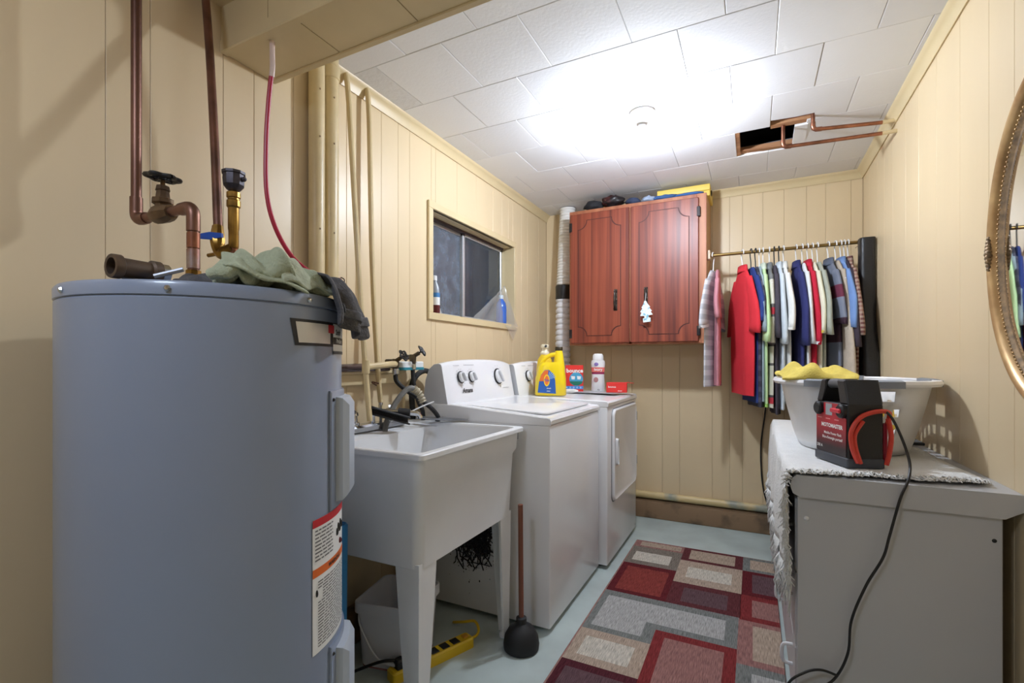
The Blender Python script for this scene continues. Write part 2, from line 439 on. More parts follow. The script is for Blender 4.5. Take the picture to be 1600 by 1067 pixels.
# window
m_alu = mat('window_aluminium', (206, 208, 210), 0.35, 0.6)
def glass_mat(name, dust_rgb, fac, scale):
    if name in _mats: return _mats[name]
    m, nt, p = new_mat(name); N, L = nt.nodes, nt.links
    p.inputs['Base Color'].default_value = (0.9, 0.95, 0.97, 1); p.inputs['Roughness'].default_value = 0.04
    p.inputs['Transmission Weight'].default_value = 1.0; p.inputs['IOR'].default_value = 1.45
    d = N.new('ShaderNodeBsdfDiffuse'); d.inputs['Color'].default_value = srgb(*dust_rgb)
    tc = N.new('ShaderNodeTexCoord'); n1 = N.new('ShaderNodeTexNoise'); n1.inputs['Scale'].default_value = scale; n1.inputs['Detail'].default_value = 9; n1.inputs['Roughness'].default_value = 0.7
    L.new(tc.outputs['Object'], n1.inputs['Vector'])
    r = N.new('ShaderNodeMapRange'); r.inputs['From Min'].default_value = 0.3; r.inputs['From Max'].default_value = 0.75; r.inputs['To Min'].default_value = fac * 0.2; r.inputs['To Max'].default_value = fac
    L.new(n1.outputs['Fac'], r.inputs['Value'])
    mx = N.new('ShaderNodeMixShader'); L.new(r.outputs['Result'], mx.inputs['Fac'])
    L.new(p.outputs['BSDF'], mx.inputs[1]); L.new(d.outputs['BSDF'], mx.inputs[2])
    L.new(mx.outputs['Shader'], N['Material Output'].inputs['Surface'])
    _mats[name] = m; return m
win = bpy.data.objects.new('window_1', None); C.objects.link(win); win.location = (XL, (WY0 + WY1) / 2, WZ0)
struct(win, 'sliding basement window with dusty glass in a deep tan frame')
def wp(b, name, m, smooth=0):
    o = b.build(name, m, win, smooth=smooth); o.matrix_parent_inverse = T(*win.location).inverted(); return o
XP = XL - 0.10
W = 0.036
tr = [((WY0 - W, WZ0 - W), (WY1 + 0.024, WZ0)), ((WY0 - W, WZ1), (WY1 + 0.024, WZ1 + W)), ((WY0 - W, WZ0), (WY0, WZ1)), ((WY1, WZ0), (WY1 + 0.024, WZ1))]
for (a, b) in tr: wp(MB().box((XL, a[0], a[1]), (XL + 0.014, b[0], b[1]), ch=0.002), 'casing', m_trim)
wp(MB().box((XP - 0.02, WY0, WZ0 - 0.01), (XL + 0.002, WY1, WZ0)), 'window_sill', m_trim)
wp(MB().box((XP - 0.02, WY0, WZ1), (XL + 0.002, WY1, WZ1 + 0.01)), 'head_reveal', m_trim)
wp(MB().box((XP - 0.02, WY0 - 0.01, WZ0), (XL + 0.002, WY0, WZ1)), 'side_reveal', m_trim)
wp(MB().box((XP - 0.02, WY1, WZ0), (XL + 0.002, WY1 + 0.01, WZ1)), 'side_reveal', m_trim)
YM = 2.405
def sash(y0, y1, x, gm):
    f = MB()
    z0, z1 = WZ0 + 0.004, WZ1 - 0.006
    for (a, b, c, d) in ((y0, y1, z0, z0 + 0.018), (y0, y1, z1 - 0.022, z1), (y0, y0 + 0.022, z0, z1), (y1 - 0.022, y1, z0, z1)):
        f.box((x - 0.008, a, c), (x + 0.008, b, d), ch=0.002)
    wp(f, 'sash_frame', m_alu)
    wp(MB().box((x - 0.002, y0 + 0.02, z0 + 0.016), (x + 0.002, y1 - 0.02, z1 - 0.02)), 'pane', gm)
sash(WY0 + 0.002, YM + 0.012, XP - 0.006, glass_mat('dusty_glass', (128, 136, 148), 0.85, 14))
sash(YM - 0.012, WY1 - 0.002, XP + 0.012, glass_mat('streaked_glass', (104, 110, 118), 0.45, 11))
wp(MB().box((XP - 0.03, WY0, WZ1 - 0.012), (XP + 0.03, WY1, WZ1)), 'track', m_dark)
ww = MB(); ww.box((XP - 0.50, WY0 - 0.3, 1.0), (XP - 0.46, WY1 + 0.3, 2.2)); ww.box((XP - 0.50, WY0 - 0.3, 1.2), (XP - 0.02, WY1 + 0.3, 1.24))
struct(ww.build('window_well', mat('window_well', (66, 68, 72), 0.9, var=0.5, scale=6), smooth=0), 'dark window well outside the basement window')

# ================================================================== LAMPS
lx, ly = -0.452, 2.215
t = thing('ceiling_lamp', 'bare glowing bulb in a white porcelain holder on the tiled ceiling', 'lamp', (lx, ly, ZC))
MB().lathe([(0.055, 0.0), (0.057, -0.012), (0.050, -0.022), (0.030, -0.030), (0.026, -0.056), (0.022, -0.058)], 28).build('lamp_holder', mat('porcelain', (236, 234, 230), 0.25), t)
MB().lathe([(0.016, -0.056), (0.020, -0.070), (0.027, -0.088), (0.0315, -0.098), (0.010, -0.0985)], 20).build('bulb_collar', m_plast, t)
MB().lathe([(0.0300, -0.0982), (0.0335, -0.112), (0.0330, -0.128), (0.026, -0.146), (0.013, -0.157), (0.003, -0.159)], 16, cap0=False).build('bulb_dome', emit('bulb_glow', (229, 240, 255), BULB), t)
t = thing('dome_lamp', 'white dome lamp on the near ceiling behind the viewpoint', 'lamp', (-0.75, -0.36, ZN))
MB().lathe([(0.17, 0.0), (0.17, -0.02), (0.165, -0.022)], 28).build('lamp_base', m_plast, t)
MB().lathe([(0.162, -0.02), (0.15, -0.05), (0.11, -0.08), (0.05, -0.094), (0.004, -0.097)], 24).build('glass_dome', emit('dome_glow', (214, 229, 255), NEAR_LAMP), t)

# ================================================================== WATER HEATER
HXc, HYc, HR, HT = -1.088, 0.671, 0.268, 1.237
heater = thing('water_heater', 'tall grey cylindrical water heater with white instruction labels', 'water heater', (HXc, HYc, 0))
camdir = math.atan2(-HYc, -HXc)           # azimuth from the tank towards the viewpoint
def cyl(phi, z, r=HR): a = camdir + math.radians(phi); return (r * math.cos(a), r * math.sin(a), z)
MB().lathe([(HR - 0.012, 0.03), (HR, 0.04), (HR, HT - 0.030), (HR - 0.003, HT - 0.026)], 96).build('tank_jacket', m_heater, heater)
MB().lathe([(HR - 0.02, 0.0), (HR - 0.02, 0.035)], 48).build('base_ring', m_black, heater)
MB().lathe([(HR - 0.004, HT - 0.027), (HR + 0.0012, HT - 0.025), (HR + 0.0012, HT - 0.006), (HR - 0.003, HT), (HR - 0.02, HT + 0.001), (0.01, HT + 0.002)], 96).build('top_cap', m_heater, heater)
for ph in (-15.5, 37.5, -60, 80, 140):
    a = camdir + math.radians(ph)
    M = frame(cyl(ph, HT - 0.015, HR + 0.001), (-math.sin(a), math.cos(a), 0), (0, 0, 1))
    MB().lathe([(0.006, 0), (0.006, 0.002), (0.0035, 0.005), (0.001, 0.0055)], 6, M=M).build('screw', m_chrome, heater)
def patch(p0, p1, z0, z1, off, n=10, tl=0.0, bl=0.0, tr=0.0, br=0.0):
    """curved decal; tl..br shift the corner angles"""
    b = MB(); rs = []
    for k in range(n + 1):
        s = k / n
        rs.append([cyl((p0 + bl) + (p1 + br - p0 - bl) * s, z0, HR + off), cyl((p0 + tl) + (p1 + tr - p0 - tl) * s, z1, HR + off)])
    for a, c in zip(rs[:-1], rs[1:]): b.add([a[0], c[0], c[1], a[1]], [(0, 1, 2, 3)])
    return b
def cyl_text(text, size, phi, z, off, m, bold=0.0, parent=heater, squash=1.0):
    v, f = lettering(text, size, bold); b = MB()
    b.add([cyl(phi + math.degrees(x * squash / HR), z + y, HR + off) for x, y, _ in v], f)
    return b.build('lettering', m, parent, smooth=0)
# access covers
for (z0, z1) in ((0.765, 1.03), (0.20, 0.465)):
    b = MB(); n = 10
    def prof(off, shr, zz0, zz1):
        out = []
        p0, p1 = 52 + shr, 88 - shr
        for k in range(n + 1): out.append(cyl(p0 + (p1 - p0) * k / n, zz0, HR + off))
        for k in range(n + 1): out.append(cyl(p1 + (p0 - p1) * k / n, zz1, HR + off))
        return out
    b.rings([prof(-0.004, 0, z0, z1), prof(0.004, 0, z0, z1), prof(0.006, 0.7, z0 + 0.004, z1 - 0.004)], cap0=False)
    c = b.build('cover_plate', m_heater, heater)
    b = MB()
    b.rings([prof(0.003, 5, z0 + 0.014, z1 - 0.014), prof(0.020, 6, z0 + 0.018, z1 - 0.018), prof(0.030, 9, z0 + 0.034, z1 - 0.034)], cap0=False)
    b.build('access_cover', m_heater_panel, heater)
    MB().ball(cyl(54.2, z1 - 0.02, HR + 0.006), 0.004, 8, 5).build('screw', m_ink, heater)
# maker's plate, partly under the towel
patch(30, 62, 1.128, 1.182, 0.0010, tl=-2.5).build('name_plate_border', m_ink, heater, smooth=0)
patch(31.8, 53, 1.134, 1.176, 0.0016, tl=-1.6).build('name_plate', mat('silver_print', (214, 212, 206), 0.35, 0.3), heater, smooth=0)
b = patch(56, 78, 1.118, 1.180, 0.0016); b.build('badge', m_wht, heater, smooth=0)
patch(56, 78, 1.134, 1.150, 0.0020).build('badge_band', m_ink, heater, smooth=0)
patch(56, 78, 1.112, 1.119, 0.0020).build('badge_edge', m_ink, heater, smooth=0)
patch(51, 57, 1.158, 1.176, 0.0020).build('badge_flash', m_redp, heater, smooth=0)
cyl_text('ProLine', 0.014, 64.5, 1.1375, 0.0026, m_wht, 0.0003)
cyl_text('Smith', 0.017, 63, 1.156, 0.0026, m_ink, 0.0005)
# instruction label
lab = patch(39.5, 74, 0.478, 0.762, 0.0012, 14).build('instruction_label', m_wht, heater, smooth=0)
patch(39.5, 74, 0.745, 0.762, 0.0017, 14).build('label_heading', m_redp, lab, smooth=0)
patch(39.5, 74, 0.640, 0.658, 0.0017, 14).build('warning_band', m_orange, lab, smooth=0)
cyl_text('WARNING', 0.013, 58, 0.644, 0.0024, m_ink, 0.0003, lab)
for nm, cols in (('fine_print', ((41, 56, 0.668, 0.738, 0.0078), (43, 72, 0.49, 0.628, 0.0062))),):
    b = MB()
    for (p0, p1, z0, z1, st) in cols:
        z = z1
        while z > z0:
            p = p0 + (3.5 if 0.585 < z < 0.615 else 0)
            while p < p1 - 1:
                e = min(p1 - random.uniform(0, 2.5), p + random.uniform(1.5, 5))
                if e > p: b.add([cyl(p, z - st * 0.28, HR + 0.002), cyl(e, z - st * 0.28, HR + 0.002), cyl(e, z + st * 0.12, HR + 0.002), cyl(p, z + st * 0.12, HR + 0.002)], [(0, 1, 2, 3)])
                p = e + 0.6
            z -= st
    o = b.build(nm, mat('fine_print', (110, 110, 112), 0.6), lab, smooth=0); o['kind'] = 'stuff'
for k in range(5): MB().ball(cyl(61 + k * 1.9, 0.705 + 0.008 * (k % 2) + k * 0.002, HR + 0.0015), (0.004, 0.004, 0.009), 8, 5).build('label_drawing', m_ink, lab)
MB().ball(cyl(42.2, 0.605, HR + 0.0015), (0.003, 0.003, 0.008), 8, 5).build('label_drawing', m_ink, lab)
MB().ball(cyl(66, 0.678, HR + 0.0012), (0.006, 0.006, 0.007), 8, 5).build('label_drawing', mat('print_maroon', (96, 26, 40), 0.6), lab)
# relief valve poking out at the back right
rv = thing('relief_valve', 'brass relief valve with a chrome lever beside the water heater', 'valve', (-1.09, 0.945, 1.05))
MB().tube([(0, -0.012, 0), (0, 0.03, 0)], 0.013, 12).build('valve_body', m_copper, rv)
MB().tube([(0.0, 0.034, -0.03), (0.0, 0.036, 0.022)], 0.006, 8, flat=0.4).build('lever', m_chrome, rv)

# ================================================================== COPPER PIPEWORK OVER THE HEATER
cp = thing('copper_water_pipe', 'weathered copper pipe with a black-wheeled gate valve feeding the heater', 'pipe', (-1.10, 0.63, HT))
def wpart(b, name, m, par, smooth=35):
    o = b.build(name, m, par, smooth=smooth); o.matrix_parent_inverse = T(*par.location).inverted(); return o
PX0, PX1, PY, PZ = -1.335, -1.103, 0.63, 1.437
arc = lambda c, a0, a1, r, n=6: [(c[0] + r * math.cos(a0 + (a1 - a0) * k / n), PY, c[1] + r * math.sin(a0 + (a1 - a0) * k / n)) for k in range(n + 1)]
wpart(MB().tube([(PX0, PY, ZN)] + [(PX0, PY, PZ + 0.03)] + arc((PX0 + 0.02, PZ + 0.02), PI, 1.5 * PI, 0.02) + [(PX0 + 0.1, PY, PZ)], 0.0112, 14), 'riser', m_copper, cp)
wpart(MB().tube([(PX0, PY, PZ + 0.055), (PX0, PY, PZ + 0.022)] + arc((PX0 + 0.02, PZ + 0.02), PI, 1.5 * PI, 0.02) + [(PX0 + 0.045, PY, PZ)], 0.0136, 14), 'elbow', m_copper, cp)
wpart(MB().tube([(PX0 + 0.13, PY, PZ)] + arc((PX1 - 0.022, PZ - 0.022), PI / 2, 0, 0.022) + [(PX1, PY, HT + 0.05)], 0.0112, 14), 'drop_pipe', m_copper, cp)
wpart(MB().tube([(PX1 - 0.045, PY, PZ)] + arc((PX1 - 0.022, PZ - 0.022), PI / 2, 0, 0.022) + [(PX1, PY, PZ - 0.055)], 0.0138, 14), 'elbow', m_copper, cp)
for z0, z1, mm in ((1.345, 1.378, m_copper_new), (1.30, 1.342, m_chrome)):
    wpart(MB().tube([(PX1, PY, z0), (PX1, PY, z1)], 0.0131, 14), 'coupling', m_copper_new if mm is m_copper_new else mat('solder', (170, 160, 158), 0.4, 1.0, rgb2=(150, 98, 80), scale=30), cp)
wpart(MB().lathe([(0.017, HT + 0.0), (0.017, HT + 0.012), (0.021, HT + 0.013), (0.021, HT + 0.034), (0.0155, HT + 0.036), (0.0155, HT + 0.058), (0.012, HT + 0.06)], 8, (PX1, PY, 0)), 'union_nut', m_brass, cp, 20)
wpart(MB().lathe([(0.019, HT - 0.0), (0.019, HT + 0.008)], 16, (PX1, PY, 0)), 'nipple', m_plast, cp)
vx = -1.222
g = MB(); g.tube([(vx - 0.034, PY, PZ), (vx - 0.02, PY, PZ), (vx, PY, PZ), (vx + 0.02, PY, PZ), (vx + 0.036, PY, PZ)], lambda t: 0.0165 + 0.006 * math.sin(PI * t), 8)
g.lathe([(0.016, 0.0), (0.016, 0.02), (0.022, 0.024), (0.022, 0.034), (0.015, 0.036), (0.013, 0.052), (0.015, 0.054), (0.013, 0.064), (0.005, 0.066), (0.0045, 0.085)], 8, (vx, PY, PZ))
gv = wpart(g, 'gate_valve', m_bronze, cp, 25)
w = MB(); zt = PZ + 0.084; n = 42; tilt = 0.10
ring = [(vx + (0.030 + 0.003 * math.cos(6 * a)) * math.cos(a), PY + (0.030 + 0.003 * math.cos(6 * a)) * math.sin(a), zt + tilt * -0.03 * math.cos(a)) for a in [2 * PI * k / n for k in range(n + 1)]]
w.tube(ring, 0.0055, 8, caps=False)
for k in range(3):
    a = PI * k / 3; w.tube([(vx - 0.03 * math.cos(a), PY - 0.03 * math.sin(a), zt), (vx, PY, zt + 0.004), (vx + 0.03 * math.cos(a), PY + 0.03 * math.sin(a), zt)], 0.004, 6)
w.lathe([(0.009, -0.006), (0.009, 0.008), (0.003, 0.009)], 8, (vx, PY, zt))
wpart(w, 'handwheel', m_black, cp)

hp = thing('hot_water_pipe', 'slanting copper pipe with a blue-handled ball valve and tall brass fitting', 'pipe', (-1.137, 0.744, HT))
wpart(MB().tube([(-1.41, 0.837, 2.17), (-1.35, 0.815, 1.95), (-1.275, 0.782, 1.68), (-1.195, 0.742, 1.425)], 0.0105, 12, smooth=5), 'riser', mat('grimy_copper', (150, 108, 92), 0.45, 0.9, rgb2=(92, 70, 62), scale=10), hp)
wpart(MB().tube([(-1.196, 0.742, 1.432), (-1.186, 0.735, 1.395), (-1.178, 0.733, 1.368), (-1.165, 0.738, 1.362), (-1.137, 0.744, 1.375)], lambda t: 0.013 + 0.004 * math.sin(PI * t * 2.0) ** 2, 10, smooth=4), 'ball_valve', m_brass, hp)
wpart(MB().prism([(-0.026, -0.006), (0.0, -0.009), (0.028, -0.005), (0.028, 0.005), (0.0, 0.009), (-0.026, 0.006)], 0.009, frame((-1.19, 0.724, 1.404), (1, 0.5, 0.05), (0.3, 0, 1))), 'valve_handle', mat('blue_handle', (34, 84, 178), 0.4), hp, 20)
wpart(MB().tube([(-1.215, 0.73, 1.36), (-1.18, 0.734, 1.362)], 0.005, 8), 'drain_cap', m_brass, hp)
wpart(MB().lathe([(0.0085, HT), (0.0085, 1.393)], 12, (-1.137, 0.744, 0)), 'outlet_pipe', m_copper_new, hp)
wpart(MB().lathe([(0.0105, 1.372), (0.0115, 1.376), (0.0115, 1.415), (0.0125, 1.42), (0.0125, 1.47), (0.0155, 1.474), (0.0155, 1.488), (0.013, 1.49), (0.013, 1.494), (0.0155, 1.496), (0.0155, 1.508), (0.009, 1.512), (0.009, 1.516)], 14, (-1.137, 0.744, 0)), 'brass_fitting', m_brass, hp, 25)
wpart(MB().lathe([(0.010, 1.512), (0.016, 1.516), (0.0235, 1.526), (0.0245, 1.540), (0.0235, 1.552), (0.0265, 1.553), (0.0265, 1.559), (0.014, 1.562), (0.002, 1.563)], 10, (-1.137, 0.744, 0)).ball((-1.113, 0.755, 1.541), 0.006, 8, 5), 'vacuum_breaker', mat('dark_pot_metal', (84, 80, 86), 0.5, 0.7, rgb2=(60, 56, 60), scale=40), hp, 25)

# red tube dropping from the beam
rt = thing('water_tube', 'thin red plastic tube hanging from the beam down behind the towels', 'tube', (-1.264, 0.944, BZ))
pts = [(-1.264, 0.944, BZ + 0.01), (-1.266, 0.947, 1.965), (-1.28, 0.945, 1.87), (-1.292, 0.945, 1.74), (-1.296, 0.95, 1.60), (-1.285, 0.97, 1.50), (-1.26, 1.01, 1.415), (-1.225, 1.065, 1.365), (-1.19, 1.10, 1.345), (-1.175, 1.106, 1.343)]
wpart(MB().tube(pts[1:], 0.0068, 10, smooth=8), 'hose', mat('red_hose', (176, 30, 58), 0.35), rt)
wpart(MB().tube([pts[0], (-1.2655, 0.946, 1.99), pts[1], (-1.270, 0.947, 1.935)], 0.0078, 10, smooth=4), 'sleeve', mat('pale_hose', (222, 200, 190), 0.4), rt)
wpart(MB().tube([(-1.18, 1.106, 1.343), (-1.165, 1.105, 1.352), (-1.155, 1.10, 1.345), (-1.153, 1.095, 1.32), (-1.155, 1.09, 1.24)], 0.0072, 10, smooth=6), 'hose_end', mat('red_hose', (176, 30, 58), 0.35), rt)
wpart(MB().tube([(-1.16, 1.108, 1.36), (-1.147, 1.11, 1.352), (-1.15, 1.112, 1.33), (-1.13, 1.11, 1.28), (-1.11, 1.10, 1.25)], 0.0018, 6, smooth=5), 'wire_tie', m_black, rt)

# loose elbow and chrome piece lying on the heater
te = thing('pipe_tee', 'loose dark iron pipe tee lying on top of the water heater', 'pipe fitting', (-0.990, 0.468, HT + 0.002), math.radians(2))
MT = frame((0, 0, 0.0215), (1, 0, 0), (0, 0, -1))        # local Z along the tee's run
m_iron = mat('rusty_iron', (74, 64, 58), 0.5, 0.5, rgb2=(104, 84, 66), scale=30)
MB().lathe([(0.0135, -0.020), (0.0145, -0.040), (0.0205, -0.040), (0.0212, -0.037), (0.0212, -0.027), (0.0170, -0.024), (0.0165, 0.020), (0.0205, 0.023), (0.0205, 0.036)], 20, M=MT).tube([(-0.004, 0, 0.0215), (-0.034, 0, 0.0215)], 0.0165, 14).build('tee_body', m_iron, te)
MB().lathe([(0.0140, -0.0210), (0.0140, -0.0205)], 20, M=MT).build('bore', mat('bore_rust', (34, 26, 20), 0.9), te)  # dark disc: shade of the hollow bore put into its colour
MB().tube([(0.0, 0.034, 0.0215), (0.0, 0.050, 0.0215)], 0.0175, 14).build('chrome_collar', m_chrome, te)
bo = MB().tube([(-0.934, 0.468, HT + 0.007), (-0.905, 0.500, HT + 0.022)], 0.0042, 8).build('steel_bolt', mat('dull_steel', (150, 152, 156), 0.45, 0.6)); tag(bo, 'small shiny bolt leaning beside the iron pipe tee on the heater', 'bolt')

# ------------------------------------------------------------------ towels on the heater
m_green = mat('sage_terry', (180, 188, 160), 0.95, var=0.16, scale=35, bump=0.9, bscale=220)
m_char = mat('charcoal_terry', (98, 96, 98), 0.97, var=0.3, scale=28, bump=0.9, bscale=200)
def sheet(name, fn, nu, nv, m, label, thick=0.006, par=None):
    o = MB().grid(fn, nu, nv).build(name, m, par, smooth=180)
    solid(o, thick, 1)
    return tag(o, label, 'towel') if label else o
# sage towel: a crumpled pile of folds lying along the front right of the lid
sect = [(0.052, 0.006), (0.066, 0.012), (0.060, 0.034), (0.036, 0.052), (0.006, 0.060), (-0.03, 0.064), (-0.06, 0.052), (-0.072, 0.03), (-0.058, 0.02), (-0.03, 0.034), (0.0, 0.04), (0.03, 0.03), (0.042, 0.012), (0.03, 0.006), (-0.03, 0.008)]
sc = [Vector((a, b, 0)) for a, b in sect]; scc = catmull(sc, 3)
def rimpt(phi, r, z):
    a = camdir + math.radians(phi)
    return Vector((HXc + r * math.cos(a), HYc + r * math.sin(a), HT + z))
def gt(u, v):
    s = scc[min(len(scc) - 1, int(round(v * (len(scc) - 1))))]
    env = (math.sin(PI * min(1, max(0.03, u * 0.97))) ** 0.4)
    hgt = (1.50 - 0.85 * u) * env
    wob = 0.012 * nz(u * 7, v * 3, 1.7) + 0.008 * math.sin(u * 17 + v * 6)
    lift = 0.022 * nz(u * 10, v * 6, 4.2) + 0.012 * math.sin(u * 21 - v * 9) + 0.007 * math.sin(u * 43 + v * 14)
    return rimpt(-2 + 66 * u + 3 * nz(v * 4, u * 3, 9), 0.193 + s.x * (0.7 + 0.3 * env) + wob, max(0.006, s.y * hgt + lift * env + 0.004))
gtow = sheet('sage_towel', gt, 52, len(scc) - 1, m_green, 'crumpled sage green towel lying on top of the water heater', 0.007)
def gf(u, v):
    return rimpt(24 + 36 * u, 0.272 - 0.040 * v + 0.006 * math.sin(u * 9), 0.010 + 0.070 * v * (1.0 - 0.55 * u) + 0.006 * math.sin(u * 14 + v * 3))
fl = sheet('folded_flap', gf, 24, 6, mat('sage_ribbed', (182, 188, 162), 0.95, var=0.22, scale=60, bump=0.8, bscale=160), None, 0.008, gtow)
def gf2(u, v):
    return rimpt(2 + 32 * u, 0.262 + 0.022 * u - 0.05 * v + 0.006 * math.sin(u * 8), 0.010 - 0.012 * u * (1 - v) + 0.022 * (1 - u) + 0.034 * v * (1 - 0.6 * u) + 0.004 * math.sin(u * 11))
sheet('lower_fold', gf2, 20, 5, m_green, None, 0.007, gtow)
# dark rag behind it
def rg(u, v):
    a = Vector((-1.045, 0.560, HT)) + Vector((0.07 * (v - 0.5) + 0.05 * u, 0.10 * u, 0))
    return a + Vector((0.01 * nz(u * 6, v * 6), 0.012 * nz(u * 5, v * 5, 3), 0.012 + 0.045 * math.sin(PI * v) * (0.6 + 0.4 * nz(u * 5, v * 4, 8)) * math.sin(PI * min(1, u + 0.15))))
sheet('dark_rag', rg, 18, 12, m_char, 'small dark grey rag bunched behind the sage towel', 0.005)
# charcoal towel draped over the right edge of the lid
def ct(u, v):
    phi = 46 + 47 * u                                   # round the rim
    a = camdir + math.radians(phi)
    drop = 0.074 + 0.040 * u * math.sin(u * PI) + 0.02 * nz(u * 4, 2.2)
    s = v * (0.16 + drop)
    wave = 0.012 * math.sin(u * 21 + v * 2) + 0.008 * nz(u * 9, v * 3, 5)
    if s < 0.16:
        r = 0.125 + s; z = HT + 0.016 + 0.020 * math.sin(PI * v * 1.2) + 0.6 * wave + 0.008
    else:
        k = s - 0.16; r = HR + 0.019 + 0.014 * min(1, k / 0.04) + wave + 0.03 * u * (k / drop); z = HT + 0.010 - k + 0.012 * max(0, 1 - k / 0.02)
    return (HXc + r * math.cos(a), HYc + r * math.sin(a), z)
ctow = sheet('charcoal_towel', ct, 44, 22, m_char, 'dark charcoal towel draped over the edge of the water heater', 0.006)
def ch(u, v):
    q = Vector(ct(0.05 + u * 0.78, 0.80 + 0.09 * v)); d = Vector((q.x - HXc, q.y - HYc, 0)).normalized()
    return q + d * 0.0065
sheet('hem_band', ch, 36, 3, mat('charcoal_hem', (112, 112, 116), 0.9, var=0.3, scale=120, bump=0.6, bscale=180), None, 0.004, ctow)
# blue bin behind the heater
bb = MB(); rr = lambda w, h, z: [(x - 1.145, y + 1.003, z) for x, y in rrect(w, h, 0.02)]
bb.rings([rr(0.18, 0.07, 0.0), rr(0.192, 0.075, 0.62), rr(0.186, 0.07, 0.625), rr(0.18, 0.065, 0.62), rr(0.17, 0.06, 0.05)])
tag(bb.build('plastic_bin', mat('blue_plastic', (40, 120, 178), 0.4)), 'narrow tall blue plastic bin standing between the heater and the sink', 'bin')

# ================================================================== PAINTED PIPES ON THE LEFT WALL
for yy, lab in ((1.232, 'thick tan painted drain pipe next to the plain boards'), (1.297, 'thick tan painted drain pipe with a collar, beside the thin supply pipes')):
    t = thing('drain_pipe', lab, 'pipe', (XL + 0.036, yy, 0.12))
    MB().lathe([(0.028, 0), (0.028, ZC - 0.12)], 24).build('pipe', m_pipe_tan, t)
    if yy > 1.25: MB().lathe([(0.0285, 0), (0.0325, 0.003), (0.0325, 0.045), (0.0285, 0.05)], 24, (0, 0, ZC - 0.12 - 0.085)).build('collar', m_pipe_tan, t)
    for z in (0.9, 1.45, 1.78, 1.95): MB().ball((0.0275, -0.008, z), (0.0015, 0.003, 0.004), 6, 4).build('paint_chip', m_foot, t)
tp = [thing('supply_pipe', 'thin tan painted supply pipe running down to the left tap of the sink', 'pipe', (-1.29, 1.382, 0.86)), thing('supply_pipe', 'thin tan painted supply pipe with a rusty clamp, nearer the window', 'pipe', (-1.33, 1.50, 0.86))]
wpart(MB().tube([(-1.425, 1.383, ZC), (-1.405, 1.383, 2.1), (-1.36, 1.384, 1.5), (-1.325, 1.385, 1.10), (-1.30, 1.385, 0.87)], 0.0105, 10, smooth=6), 'pipe', m_pipe_tan, tp[0])
wpart(MB().tube([(-1.318, 1.385, 1.075), (-1.318, 1.46, 1.08), (-1.318, 1.53, 1.085), (-1.335, 1.57, 1.085)], 0.0125, 10), 'branch', m_pipe_tan, tp[0])
wpart(MB().lathe([(0.015, 1.05), (0.015, 1.10)], 12, (-1.32, 1.385, 0)), 'tee', m_pipe_tan, tp[0])
wpart(MB().tube([(-1.425, 1.497, ZC), (-1.412, 1.5, 2.1), (-1.40, 1.505, 1.5), (-1.378, 1.51, 1.10), (-1.355, 1.515, 0.86)], 0.0105, 10, smooth=6), 'pipe', m_pipe_tan, tp[1])
wpart(MB().tube([(-1.36, 1.485, 1.0), (-1.35, 1.47, 1.003), (-1.355, 1.46, 1.01), (-1.37, 1.475, 1.013), (-1.36, 1.50, 1.006)], 0.0035, 6, smooth=4), 'clamp', mat('rust', (92, 62, 44), 0.8, 0.3), tp[1])

# shelf ledge on the wall, soap dish, brush
sh = MB().box((XL, 1.16, 1.000), (XL + 0.028, 1.72, 1.045), ch=0.003).box((XL, 1.16, 1.045), (XL + 0.05, 1.72, 1.058), ch=0.003).build('wall_ledge', m_trim)
tag(sh, 'narrow tan wooden ledge fixed to the wall behind the sink', 'ledge')
br = thing('scrub_brush', 'dark brown wooden brush lying behind the tan pipes on the ledge', 'brush', (-1.395, 1.44, 1.075))
M = frame((0, 0, 0), (0.05, 1, 0.02), (-1, 0, 0.2))
MB().rings([[Vector(M @ Vector((-0.13 + 0.30 * k / 8, y * (0.6 + 0.4 * math.sin(PI * min(1, 0.2 + k / 8))), z))) for y, z in rrect(0.045, 0.018, 0.006, 2)] for k in range(9)]).build('brush_back', wood('dark_brush_wood', (78, 54, 50), (62, 42, 40), (44, 30, 30), 0.5, 30, 0.1, 'Y'), br)
MB().box((-0.018, -0.12, -0.018), (0.016, 0.15, -0.006)).build('bristles', m_dark, br)
so = thing('soap_dish', 'white and teal sponge holder on the end of the ledge', 'soap dish', (-1.385, 1.72, 1.058))
MB().rings([[(x, y, z) for x, y in rrect(0.07, 0.16, 0.02, 4)] for z in (0.0, 0.012)]).build('tray', mat('teal_plastic', (40, 132, 150), 0.4), so)
MB().rings([[(x, y, z) for x, y in rrect(0.066 - i, 0.156 - i, 0.02, 4)] for z, i in ((0.012, 0), (0.034, 0), (0.038, 0.006))]).build('sponge', mat('white_sponge', (232, 234, 234), 0.8), so)

